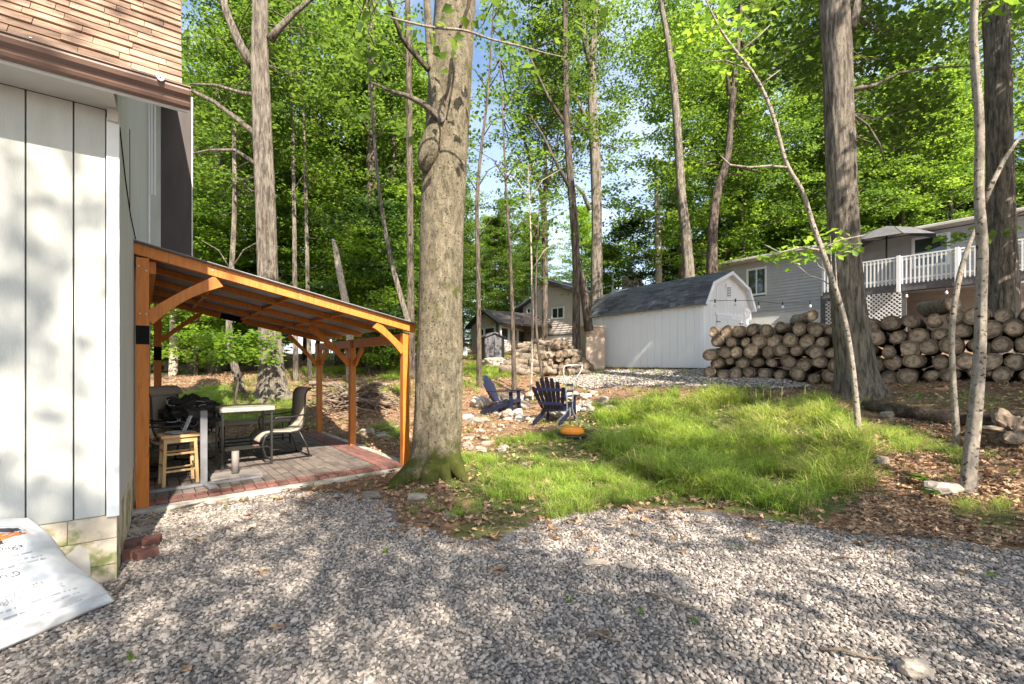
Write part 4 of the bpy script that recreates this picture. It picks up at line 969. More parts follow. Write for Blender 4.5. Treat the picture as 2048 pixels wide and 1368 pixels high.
# string lights from the shed to the deck
sp = [P(1418, 602, 13.7), P(1450, 601, 13.6), P(1505, 601, 14.3), P(1550, 606, 14.8), P(1600, 606, 15.4), P(1660, 598, 16), P(1740, 588, 17), P(1812, 583, 16.4), P(1850, 583, 15.8), P(1895, 576, 15.3), P(1978, 566, 14.6)]
sl_ = thing('string_lights', 'sagging string of bulbs hanging between the shed gable and the deck', 'string lights', tuple(sp[0]))
m = MB(); m.tube(sp, .008, 5); m.build('wire', M['blackp'], sl_)
for k, (px, py, d) in enumerate(((1430, 607, 13.65), (1471, 606, 13.8), (1517, 612, 14.4), (1565, 612, 15), (1620, 610, 15.6), (1813, 590, 16.4), (1893, 583, 15.3), (1980, 574, 14.6))):
    c = P(px, py, d); m = MB(); m.tube([c+Vector((0, 0, .13)), c+Vector((0, 0, .02))], .022, 8); so_ = m.build('socket', M['blackp'], sl_)
    m = MB(); m.lathe([(0, -.1), (.03, -.085), (.045, -.05), (.035, -.01), (.02, .02), (0, .02)], 12, c); m.build('bulb', M['trim'], so_, smooth=True)

# ------------------------------------------------------------------ neighbours' grey house with deck (right)
RO = (14.38, 21.0); RD = Vector((.615, -.789, 0)); RT = frame(RO, RD, 0)   # local x runs to the right and towards the camera, local y away from the camera
# facade visible face is local y = 0; y+ is behind
rh = thing('house', 'grey clapboard house with white deck and low roof on the right slope', 'house', (RO[0], RO[1], 1.6))
def lap_wall(T, x0, x1, z0, z1, par, mt, y=0.0, lap=.15, holes=()):
    """clapboard wall: real overlapping boards as one sheet, left open behind the windows' frames"""
    m = MB(T); z = z0
    while z < z1-.01:
        zt = min(z+lap, z1); segs = [(x0, x1)]
        for (hx0, hx1, hz0, hz1) in holes:
            if zt > hz0 and z < hz1:
                segs = [s_ for a_, b_ in segs for s_ in ((a_, min(b_, hx0)), (max(a_, hx1), b_)) if s_[1]-s_[0] > .01]
        for a_, b_ in segs: m.add([(a_, y-.032, z), (b_, y-.032, z), (b_, y, zt), (a_, y, zt), (a_, y, z), (b_, y, z)], [(0, 1, 2, 3), (4, 5, 1, 0)])
        z = zt
    return m.build('siding', mt, par, kind='stuff')
def window(T, x0, x1, z0, z1, par, n=2, y=0.0, fw=.07, trim=M['shed_trim']):
    m = MB(T)
    for b in ((x0-fw, x1+fw, z1, z1+fw), (x0-fw, x1+fw, z0-fw, z0), (x0-fw, x0, z0, z1), (x1, x1+fw, z0, z1)): m.box(b[0], b[1], y-.045, y+.02, b[2], b[3])
    f = m.build('window', trim, par); wd = (x1-x0)/n
    for i in range(n):
        m = MB(T); m.box(x0+i*wd+.03, x0+(i+1)*wd-.03, y-.008, y-.002, z0+.03, z1-.03); m.build('pane', M['glass'], f)
        m = MB(T); a_, b_ = x0+i*wd, x0+(i+1)*wd
        for b in ((a_, b_, z1-.03, z1), (a_, b_, z0, z0+.03), (a_, a_+.03, z0+.03, z1-.03), (b_-.03, b_, z0+.03, z1-.03)): m.box(b[0], b[1], y-.03, y-.0, b[2], b[3])
        m.build('sash', trim, f)
    return f
def rx(px, y=0.0):      # local x on the plane local-y=y seen at px
    r = (px-CX)/FPX; o = RT @ Vector((0, y, 0)); return (r*o.y-o.x)/(RD.x-r*RD.y)
def rzz(px, py, y=0.0):
    p = RT @ Vector((rx(px, y), y, 0)); return EYE+(HY-py)/FPX*p.y
zt = rzz(1647, 500); zb = rzz(1647, 617)
xa, xb = rx(1432), rx(2120)
wx0, wx1 = rx(1496), rx(1531); wz1, wz0 = rzz(1515, 538), rzz(1515, 588)
w2a, w2b = rx(1828, 0), rx(1896, 0); v1, v0 = rzz(1860, 474), rzz(1860, 530)
lap_wall(RT, xa, xb, zb, zt, rh, M['grey_siding'], holes=((wx0, wx1, wz0, wz1), (w2a, w2b, v0, v1)))
m = MB(RT); m.box(xa, xb, .03, 6, zb, zt); m.box(xa, xb, .03, 6, 1.0, zb); m.build('core', M['edge'], rh)
window(RT, wx0, wx1, wz0, wz1, rh, 2); window(RT, w2a, w2b, v0, v1, rh, 1)
m = MB(RT); m.box(rx(1645)-.02, rx(1645)+.14, -.03, -.001, zb, zt); m.build('corner_trim', M['shed_trim'], rh)
xm = rx(1650); m = MB(RT); m.box(xa, xm, .0, .029, 1.2, zb-.002); m.build('basement_wall', M['white_wall'], rh)
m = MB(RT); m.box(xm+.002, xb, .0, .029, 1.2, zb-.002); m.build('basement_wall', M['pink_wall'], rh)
xw0, xw1 = rx(1568), rx(1645); window(RT, xw0, xw1, zb-1.25, zb-.62, rh, 3, y=-.002)
m = MB(RT); m.box(xa-.3, rx(1655), -.42, 3.2, zt+.0, zt+.17); m.build('eave', M['soffit'], rh)
m = MB(RT); m.prism([(-.5, zt+.172), (-.5, zt+.20), (3.2, zt+1.0), (6.6, zt+.172)], 'x', xa-.35, xb+1); m.build('roof', M['shingle'], rh)
m = MB(RT); m.box(xa-.34, xb+1, -.56, -.43, zt+.05, zt+.17); m.build('gutter', M['soffit'], rh, bevel=.02)
m = MB(RT); m.box(rx(1656), xb+1, -.42, 0, zt+.03, zt+.17); m.build('eave', M['soffit'], rh)
# deck
DY = -2.6
dx0, dx1 = rx(1716, DY), rx(2110, DY); dz = rzz(1800, 566, DY)
dk = thing('deck', 'white railed raised deck in front of the grey house', 'deck', tuple(RT @ Vector((dx0, DY, dz))))
m = MB(RT); m.box(dx0-1.2, dx1, DY+.05, -.06, dz-.035, dz); m.build('floor', M['dark_box'], dk)
m = MB(RT); m.box(dx0-1.2, dx1, DY, DY+.045, dz-.30, dz-.002); m.build('joist_band', M['dark_box'], dk)
m = MB(RT); m.box(dx0-1.2, dx1, DY-.03, DY+.09, dz+.93, dz+.975); m.build('top_rail', M['trim'], dk)
m = MB(RT); m.box(dx0-1.2, dx1, DY+.01, DY+.05, dz+.10, dz+.17); m.build('bottom_rail', M['trim'], dk)
m = MB(RT); m.box(dx0-1.2, dx1, DY+.01, DY+.05, dz+.82, dz+.89); m.build('bottom_rail', M['trim'], dk)
x = dx0-1.15; bm_ = None
while x < dx1:
    m = MB(RT); m.box(x, x+.04, DY-.028, DY+.008, dz-.05, dz+.92); m.build('baluster', M['trim'], dk); x += .118
for px in (1798, 1915, 2015): xx = rx(px, DY); m = MB(RT); m.box(xx-.05, xx+.05, DY-.13, DY-.032, dz-.35, dz+1.0); m.build('rail_post', M['trim'], dk)
for px in (1668, 1808, 2036): xx = rx(px, DY); m = MB(RT); m.box(xx-.06, xx+.06, DY+.05, DY+.17, 1.0, dz-.036); m.build('support_post', M['dark_box'], dk)
def lattice(x0, x1, z0, z1, y, par):
    lt = thing('lattice_panel', None, None, (0, 0, 0)); lt.parent = par; lt.location = -wloc(par)
    s_ = .155; n = int((x1-x0+z1-z0)/s_)+1
    for sg in (1, -1):
        for i in range(n):
            c = i*s_; pts = []
            # line x - x0 = c - t, z = z0 + t (or mirrored)
            t0 = max(0, c-(x1-x0)); t1 = min(z1-z0, c)
            if t1-t0 < .05: continue
            X0, X1 = c-t0, c-t1
            if sg < 0: X0, X1 = (x1-x0)-X0, (x1-x0)-X1
            m = MB(RT); yy_ = y-.006*sg; m.beam((x0+X0, yy_, z0+t0), (x0+X1, yy_, z0+t1), .01, .04, (0, 0, 1)); m.build('slat', M['trim'], lt)
lattice(rx(1724, DY), rx(1803, DY), dz-1.40, dz-.32, DY+.02, dk)
lattice(rx(1651, DY+.9), rx(1672, DY+.9), dz-1.5, dz-.3, DY+.92, dk)
m = MB(RT); m.box(rx(1640, DY+1), rx(1810, DY+1), DY+1.05, DY+1.1, 1.2, dz-.04); m.build('dark_sheet', M['edge'], dk)  # plain dark sheet set behind the lattice under the deck
# umbrella
U = P(1773, 515, 18.6); um = thing('umbrella', 'open grey patio umbrella standing on the neighbours deck', 'umbrella', (U.x, U.y, dz))
apex = P(1775, 452, 18.6).z; rimz = P(1775, 487, 18.6).z
m = MB(); m.tube([(U.x, U.y, dz), (U.x, U.y, apex)], .03, 8); m.build('pole', M['iron'], um)
N8 = 8; m = MB(); ring = [(U.x+1.62*math.cos(2*math.pi*(i+.5)/N8), U.y+1.62*math.sin(2*math.pi*(i+.5)/N8), rimz) for i in range(N8)]
mid = [(U.x+.85*math.cos(2*math.pi*(i+.5)/N8), U.y+.85*math.sin(2*math.pi*(i+.5)/N8), rimz+(apex-rimz)*.62) for i in range(N8)]
m.add([(U.x, U.y, apex)]+mid+ring, [(0, 1+i, 1+(i+1) % N8) for i in range(N8)]+[(1+i, 1+N8+i, 1+N8+(i+1) % N8, 1+(i+1) % N8) for i in range(N8)])
cn_ = m.build('canopy', M['umb'], um); cn_.modifiers.new('s', 'SOLIDIFY').thickness = .012
for i in range(N8): m = MB(); m.tube([(U.x, U.y, apex-.45), mid[i], ring[i]][1:], .012, 5); m.tube([(U.x, U.y, apex-.5), mid[i]], .011, 5); m.build('rib', M['iron'], um)

# ------------------------------------------------------------------ far house between the trunks
FO = P(1045, 700, 31); FE = P(1195, 700, 26.5); FD = (FE-FO); FD.z = 0; LFAR = FD.length; FT = frame((FO.x, FO.y), FD, 0)
fh = thing('house', 'beige clapboard house with steep sloping roof seen between the trunks', 'house', (FO.x, FO.y, 2.3))
def fx(px, y=0.0):
    r = (px-CX)/FPX; o = FT @ Vector((0, y, 0)); d = FD.normalized(); return (r*o.y-o.x)/(d.x-r*d.y)
def fz(px, py, y=0.0): p = FT @ Vector((fx(px, y), y, 0)); return EYE+(HY-py)/FPX*p.y
prof = [(fx(1046), 1.5), (fx(1215), 1.5), (fx(1215), fz(1215, 600)), (fx(1068), fz(1068, 556)), (fx(1066), fz(1066, 600)), (fx(1046), fz(1046, 614))]
ztop = lambda x: np.interp(x, [prof[5][0], prof[4][0], prof[3][0], prof[2][0]], [prof[5][1], prof[4][1], prof[3][1], prof[2][1]])
m = MB(FT); z = 2.0; wh = [(fx(1105), fx(1127), fz(1115, 636), fz(1115, 616)), (fx(1055), fx(1067), fz(1060, 626), fz(1060, 617)), (fx(1105), fx(1127), fz(1115, 693), fz(1115, 678))]
while z < prof[3][1]:
    xs0, xs1 = prof[0][0], prof[1][0]; xx = np.linspace(xs0, xs1, 200); ok = xx[ztop(xx) > z+.1]
    if len(ok) < 2: break
    segs = [(ok[0], ok[-1])]
    for h_ in wh:
        if z+.13 > h_[2] and z < h_[3]: segs = [s_ for a_, b_ in segs for s_ in ((a_, min(b_, h_[0])), (max(a_, h_[1]), b_)) if s_[1]-s_[0] > .02]
    for a_, b_ in segs: m.add([(a_, -.025, z), (b_, -.025, z), (b_, 0, z+.14), (a_, 0, z+.14), (a_, 0, z), (b_, 0, z)], [(0, 1, 2, 3), (4, 5, 1, 0)])
    z += .14
m.build('siding', M['beige_siding'], fh, kind='stuff')
m = MB(FT); m.prism(prof, 'y', .03, 7); m.build('core', M['beige_siding'], fh)
for h_ in wh: window(FT, h_[0], h_[1], h_[2], h_[3], fh, 2 if h_[1]-h_[0] > .5 else 1)
m = MB(FT); a0 = (prof[3][0]-.3, 3.2, prof[3][1]+.12); a1 = (prof[2][0]+.3, 3.2, prof[2][1]+.02); m.beam(a0, a1, 7.4, .18, (0, 0, 1)); m.build('roof', M['shingle'], fh)
m = MB(FT); m.beam((prof[4][0]+.1, 3.2, prof[4][1]+.12), (prof[5][0]-1.4, 3.2, prof[5][1]-.55), 7.2, .16); m.build('roof', M['shingle'], fh)
m = MB(FT); m.box(fx(1084), fx(1190), -.05, -.026, fz(1130, 670), fz(1130, 667)); m.build('trim_band', M['dark_box'], fh)
m = MB(FT); m.box(fx(1150), fx(1172), -.05, -.026, 2.0, fz(1160, 674)); dr = m.build('door', M['shed_trim'], fh)
m = MB(FT); m.box(fx(1153), fx(1164), -.055, -.0505, fz(1160, 700), fz(1160, 677)); m.build('pane', M['glass'], dr)
m = MB(FT); m.box(fx(1047), fx(1088), -.30, -.03, 1.5, fz(1066, 640)); m.build('stone_facing', M['rock'], fh)
# sun porch to its left
QO = P(998, 700, 27); QL = P(944, 700, 29.5); QR = P(1052, 700, 31)
for nm_, a_, b_, lb, ws in (('porch', QL, QO, 0, ((.28, .47), (.50, .74))), ('porch', QO, QR, 1, ((.08, .32), (.38, .62), (.66, .92)))):
    pass
T1 = frame((QL.x, QL.y), QO-QL, 0); l1 = (Vector((QO.x-QL.x, QO.y-QL.y))).length; T2 = frame((QO.x, QO.y), QR-QO, 0); l2 = (Vector((QR.x-QO.x, QR.y-QO.y))).length
porch = thing('sun_porch', 'pale sun porch with dark low roof at the left of the beige house', 'porch', (QO.x, QO.y, 2.2)); ze = EYE+(HY-645)/FPX*27; zp = EYE+(HY-622)/FPX*27.6
h1 = [(l1*.22, l1*.46, 2.9, ze-.25), (l1*.50, l1*.85, 2.9, ze-.25)]; lap_wall(T1, 0, l1, 1.9, ze, porch, M['beige_siding'], lap=.13, holes=h1)
h2 = [(l2*.06, l2*.3, 3.0, ze-.25), (l2*.36, l2*.62, 3.0, ze-.25), (l2*.68, l2*.94, 3.0, ze-.25)]; lap_wall(T2, 0, l2, 1.9, ze, porch, M['beige_siding'], lap=.13, holes=h2)
for h_ in h1: window(T1, *h_, porch, 1, fw=.05)
for h_ in h2: window(T2, *h_, porch, 1, fw=.05)
m = MB(T1); m.prism([(0, 1.6), (l1, 1.6), (l1, ze), (l1*.5, zp), (0, ze)], 'y', .03, .2); m.build('core', M['beige_siding'], porch)
m = MB(T2); m.box(0, l2, .03, .2, 1.6, ze); m.build('core', M['edge'], porch)
m = MB(T1); m.beam((-.35, 2.2, ze-.1), (l1*.5, 2.2, zp+.1), 5.0, .12); m.build('roof', M['dark_panel'], porch)
m = MB(T1); m.beam((l1*.5, 2.2, zp+.1), (l1+.35, 2.2, ze-.1), 5.0, .12); m.build('roof', M['dark_panel'], porch)
# charcoal resin shed in front
BO = P(1008, 718, 23.5); BT = frame((BO.x, BO.y), Vector((.93, .36, 0)), BO.z)
bx_ = thing('storage_shed', 'charcoal resin storage shed with low gable before the sun porch', 'shed', tuple(BO)); BL, BW = 1.05, 1.0
m = MB(BT); m.prism([(-BL, 0), (0, 0), (0, 1.15), (-BL*.5, 1.3), (-BL, 1.15)], 'y', 0, BW); m.build('body', M['dark_box'], bx_)
for i in range(8): m = MB(BT); m.box(.001, .02, i*.125+.01, i*.125+.115, .03, 1.12); m.build('wall_panel', M['dark_box'], bx_)
m = MB(BT); m.box(-BL*.5-.01, -BL*.5+.01, -.03, -.001, .05, 1.1); m.build('door_bar', M['blackp'], bx_)
m = MB(BT); m.beam((-BL-.1, BW/2, 1.10), (-BL*.5, BW/2, 1.36), BW+.2, .06); m.beam((.1, BW/2, 1.10), (-BL*.5, BW/2, 1.36), BW+.2, .06); m.build('roof', M['dark_box'], bx_)
bx_.scale = (1, 1, 1)
# chimney on the grey-roofed wing behind the shed
ch = P(1262, 600, 29); cht = thing('chimney', 'beige clapboard chimney with metal flue behind the shed roof', 'chimney', (ch.x, ch.y, 2)); CT = frame((ch.x, ch.y), Vector((.8, -.6, 0)), 0)
z1 = P(1262, 553, 29).z; lap_wall(CT, -.6, .35, 2, z1, cht, M['beige_siding'], lap=.13); m = MB(CT); m.box(-.6, .35, .01, 1, 1.5, z1); m.build('core', M['trim'], cht)
m = MB(CT); m.box(-.68, .43, -.08, 1.08, z1, z1+.10); m.build('cap', M['trim'], cht)
m = MB(); m.tube([(ch.x, ch.y+.3, z1), (ch.x, ch.y+.3, z1+.45)], .14, 12); m.tube([(ch.x, ch.y+.3, z1+.47), (ch.x, ch.y+.3, z1+.55)], .2, 12); m.build('flue', M['grey_metal'], cht)
vp = P(1225, 600, 28); m = MB(); m.tube([(vp.x, vp.y, 2), (vp.x, vp.y, P(1225, 548, 28).z)], .06, 8); m.build('vent_pipe', M['trim'], None, label='thin white vent pipe rising beside the beige chimney', cat='pipe')
# propane tank and jugs
tk = P(929, 724, 26); m = MB(); m.lathe([(0, 0), (.16, .02), (.18, .1), (.18, .6), (.14, .7), (.06, .74), (.06, .8), (0, .8)], 14, tk); m.build('gas_tank', M['trim'], None, smooth=True, label='white gas tank standing beside the sun porch steps', cat='tank')
for k, px in enumerate((937, 945)):
    c = P(px, 726, 25); m = MB(); m.rock(c+Vector((0, 0, .1)), .12, 5+k, (1, 1, 1), 2, .15); m.build('white_jug', M['trim'], None, label=('white jug closer to the gas tank', 'white jug closer to the grey storage shed')[k], cat='jug')
# houses and fence glimpsed through the left woods
lh = thing('house', 'pale house glimpsed far through the woods behind the patio', 'house', (-24, 34, 1.8)); LT = frame((-27, 34), Vector((1, .05, 0)), 0)
lap_wall(LT, 0, 8.0, 1.8, 3.4, lh, M['white_wall'], lap=.16); m = MB(LT); m.prism([(-.4, 3.4), (8.4, 3.4), (7.4, 4.6), (.6, 4.6)], 'y', -.3, 6); m.build('roof', M['shingle'], lh)
for x_ in (1.0, 3.6, 6.2): window(LT, x_, x_+1, 2.3, 3.2, lh, 2)
fn = thing('fence', 'white picket fence far behind the patio woods', 'fence', (-9, 30, 1.8)); NT = frame((-13, 30), Vector((1, .0, 0)), 1.85)
for i in range(44): m = MB(NT); m.box(i*.17, i*.17+.07, 0, .02, 0, 1.1); m.build('picket', M['trim'], fn)
m = MB(NT); m.box(0, 7.5, .022, .05, .25, .33); m.build('rail', M['trim'], fn); m = MB(NT); m.box(0, 7.5, .022, .05, .8, .88); m.build('rail', M['trim'], fn)
gr_ = P(787, 738, 19); gq = thing('barbecue_grill', 'black covered barbecue on the far lawn between pergola post and beech', 'grill', tuple(gr_)); m = MB(Matrix.Translation(gr_))
m.box(-.35, .35, -.2, .2, .45, .6); m.build('firebox', M['blackp'], gq, bevel=.03); m = MB(Matrix.Translation(gr_)); m.tube([(-.33, 0, .62), (.33, 0, .62)], .19, 14); m.build('lid', M['blackp'], gq, smooth=True)
for sx in (-.3, .3):
    for sy in (-.15, .15): m = MB(Matrix.Translation(gr_)); m.beam((sx, sy, 0), (sx, sy, .45), .04, .04, (1, 0, 0)); m.build('leg', M['blackp'], gq)
m = MB(Matrix.Translation(gr_)); m.box(.36, .75, -.18, .18, .56, .6); m.build('side_table', M['steel'], gq)

# ------------------------------------------------------------------ logs
def log_mesh(seed, r=.165, L_=1.0):
    m = MB(); n = 18; el = 1+.16*math.sin(seed*2.3); rings = 4
    def rad(a_, t): return r*(1+(.10+.03*(seed % 5))*mnoise.noise(Vector((math.cos(a_)*1.2+seed*5, math.sin(a_)*1.2, t*1.5)))+.07*mnoise.noise(Vector((math.cos(a_)*4+seed, math.sin(a_)*4, t*3))))
    vs = []
    for i in range(rings):
        y = -L_/2+L_*i/(rings-1); c = Vector((.02*math.sin(seed+i), y, .02*math.cos(seed*1.7+i)))
        for k in range(n): a_ = 2*math.pi*k/n; q = rad(a_, y); vs.append((c.x+q*math.cos(a_)*el, y, c.z+q*math.sin(a_)/el))
    m.m = 0; m.add(vs, [(i*n+k, (i+1)*n+k, (i+1)*n+(k+1) % n, i*n+(k+1) % n) for i in range(rings-1) for k in range(n)])
    m.m = 1
    for i, sg in ((0, -1), (rings-1, 1)):
        y = -L_/2 if i == 0 else L_/2; ring = vs[i*n:(i+1)*n]; inner = [(p[0]*.9, y+sg*.006, p[2]*.9) for p in ring]; cen = (0.01, y+sg*(.004+.01*math.sin(seed*3)), 0)
        fs = []
        for k in range(n):
            k2 = (k+1) % n
            fs += [(k, k2, n+k2, n+k), (n+k, n+k2, 2*n)] if i == 0 else [(k2, k, n+k, n+k2), (n+k2, n+k, 2*n)]
        m.add(ring+inner+[cen], fs)
    return m.mesh('log', [M['bark_log'], M['log_end']])
LM = [log_mesh(k) for k in range(12)]
for me in LM:
    for p_ in me.polygons: p_.use_smooth = (p_.material_index == 0)
rnd = random.Random(21)
A0 = Vector((5.32, 12.4, 0)); dA = Vector((9.27-5.32, 8.3-12.4, 0)); LA = dA.length; dA.normalize(); nA = Vector((dA.y, -dA.x, 0))
if nA.y > 0: nA = -nA
def put_log(p, ax, r, L_, label, group, tilt=0):
    o = bpy.data.objects.new('log', rnd.choice(LM)); COL.objects.link(o); o.location = p
    o.rotation_euler = (tilt, rnd.uniform(0, 6.28), math.atan2(-ax.x, ax.y)); o.rotation_mode = 'XYZ'
    q = Vector((0, 1, 0)).rotation_difference(Vector((ax.x, ax.y, tilt)).normalized()) @ Quaternion((0, 1, 0), rnd.uniform(0, 6.28))
    o.rotation_euler = q.to_euler(); o.scale = (r/.165, L_, r/.165)
    return tag(o, label, 'log', group)
GL = 'sawn logs stacked in the long wall beside the white shed'
cols = 0; s = .0; row = 0; placed = []
sp_ = .335
ORD = ['first', 'second', 'third', 'fourth', 'fifth', 'sixth', 'seventh', 'eighth', 'ninth', 'tenth', 'eleventh', 'twelfth', 'thirteenth', 'fourteenth', 'fifteenth', 'sixteenth', 'seventeenth', 'eighteenth', 'nineteenth', 'twentieth', 'twenty-first', 'twenty-second', 'twenty-third', 'twenty-fourth', 'twenty-fifth', 'twenty-sixth']
ROWN = ['bottom', 'second lowest', 'third lowest', 'fourth lowest', 'fifth lowest', 'highest']
for row in range(6):
    s = .10+(sp_/2 if row % 2 else 0)+row*.02; nth = 0
    while s < LA+1.6:
        topz = 1.40+.05*s/LA+.07*math.sin(s*1.9)
        r = rnd.choice([rnd.uniform(.15, .19), rnd.uniform(.14, .18), rnd.uniform(.11, .15)]); z_ = .165+row*.275+rnd.uniform(-.035, .035)
        if z_+r*.6 < topz+.08 or row < 3:
            q = A0+dA*(s+rnd.uniform(-.02, .02)); q = q+nA*rnd.uniform(-.1, .06)
            g0 = gz(*(A0+dA*s).xy)-.02; L_ = rnd.uniform(1.15, 1.4)
            ax = (nA+dA*rnd.uniform(-.06, .06)).normalized()
            c = q-nA*(L_/2-.1); c.z = g0+z_; put_log(c, ax, r, L_, 'sawn log, %s from the shed in the %s row of the firewood wall' % (ORD[nth], ROWN[row]), GL, rnd.uniform(-.04, .04)); nth += 1
        s += r*2+.005 if False else sp_*rnd.uniform(.94, 1.04)
for s, zz, ln in ((3.1, 1.52, .7), (4.6, 1.62, .8), (2.2, 1.50, .6)):   # loose ones thrown on top, lying along the wall
    c = A0+dA*s-nA*.3; c.z = gz(*(A0+dA*s).xy)+1.53; put_log(c, (dA+nA*rnd.uniform(.8, 1.6)).normalized(), rnd.uniform(.13, .17), ln, 'weathered log thrown on top of the long firewood wall', 'logs thrown on top of the firewood wall', rnd.uniform(-.08, .08))
# heap of logs behind the navy chairs
H0 = P(1018, 757, 16.6); H1_ = P(1176, 757, 15.4); dH = (H1_-H0); dH.z = 0; LH = dH.length; dH.normalize(); nH = Vector((dH.y, -dH.x, 0))
for lay in range(6):
    n = 11-lay
    for i in range(n):
        s = LH*(i+.5+lay*.35)/(11); 
        for dpt in (0, .55) if lay < 4 else (0.2,):
            f = s/LH; c = H0+dH*s-nH*(dpt+lay*.09+rnd.uniform(-.1, .1)); r = rnd.uniform(.085, .165); c.z = gz(c.x, c.y)+r+lay*.185+rnd.uniform(-.03, .05)
            if f < .5: ax = (dH*1.0+nH*rnd.uniform(-.35, .2)).normalized(); L_ = rnd.uniform(.8, 1.4)
            else: ax = (nH*1.0+dH*rnd.uniform(-.9, .4)).normalized(); L_ = rnd.uniform(.5, .9)
            if lay == 5 and f > .85: continue
            put_log(c, ax, r, L_, 'tumbled cordwood log in the heap behind the navy chairs', 'logs tumbled in the heap behind the navy chairs', rnd.uniform(-.3, .25))
# fallen rotten log and root stump on the right
fl = [G(1728, 815)+Vector((0, 0, .06)), G(1800, 832)+Vector((0, 0, .07)), G(1880, 845)+Vector((0, 0, .08)), G(1960, 850)+Vector((0, 0, .09)), G(2060, 850)+Vector((0, 0, .1))]
m = MB(); pts = []; rad = []
for i in range(41):
    t = i/40*4; k = min(int(t), 3); pts.append(fl[k].lerp(fl[k+1], t-k)); rad.append(.115*(1+.25*mnoise.noise(Vector((t*3, 1, 2))))*(.55 if i < 2 else 1))
m.tube(pts, rad, 22, ridges=lambda a_, l, r: 1+.28*mnoise.noise(Vector((math.cos(a_)*2.5, math.sin(a_)*2.5, l*.9)))+.16*mnoise.noise(Vector((math.cos(a_)*7, math.sin(a_)*7, l*3))))
m.build('fallen_log', M['rotten'], None, smooth=True, origin=fl[1], label='dark rotten log lying on the leaves behind the slim pale trees', cat='log')
sg_ = G(2020, 885); m = MB(); m.rock((0, 0, 0), .19, 71, (1.2, .8, .8), 4, 1.5); stp = m.build('stump', M['stick'], None, label='pale uprooted stump with splayed roots at the right edge', cat='stump'); stp.location = sg_+Vector((0, 0, .15))
for k in range(9):
    a_ = k*.7+.3; q = Vector((math.cos(a_), math.sin(a_)*.7, .5*math.sin(k*2.1)))*1.25
    m = MB(); m.tube([q*.15, q*.3+Vector((0, 0, .05)), q*.42+Vector((0, 0, -.02)), q*.52+Vector((.05, 0, .05))], [.05, .04, .028, .01], 7); m.build('root', M['stick'], stp, smooth=True).location = (0, 0, 0)
# brush pile
bp0 = G(715, 812); bpile = thing('brush_pile', 'pile of dead branches and sticks behind the pergola posts', 'brush pile', tuple(bp0))
for k in range(250):
    a_ = rnd.gauss(0, .8)+(math.pi if rnd.random() < .5 else 0); L_ = rnd.uniform(.35, 1.3); r = rnd.uniform(.006, .022) if k > 14 else rnd.uniform(.035, .06)
    u = rnd.gauss(0, .5); v = rnd.gauss(0, .35); hh = max(.02, .62*math.exp(-(u*u)/.9-(v*v)/.3))*rnd.uniform(.1, 1.0)
    if k <= 14: hh = .2+.4*rnd.random()
    c = Vector((bp0.x+u, bp0.y+v, gz(bp0.x+u, bp0.y+v)+hh)); d = Vector((math.cos(a_), math.sin(a_)*.7, rnd.uniform(-.5, .5))).normalized()
    pts = [c+d*(L_*(t-.5))+Vector((rnd.uniform(-.04, .04), rnd.uniform(-.04, .04), rnd.uniform(-.04, .05)))*L_ for t in (0, .25, .5, .75, 1)]
    m = MB(); m.tube(pts, [r, r*.95, r*.85, r*.7, r*.35], 5 if k > 14 else 8); m.build('stick', M['stick'], bpile, smooth=True)

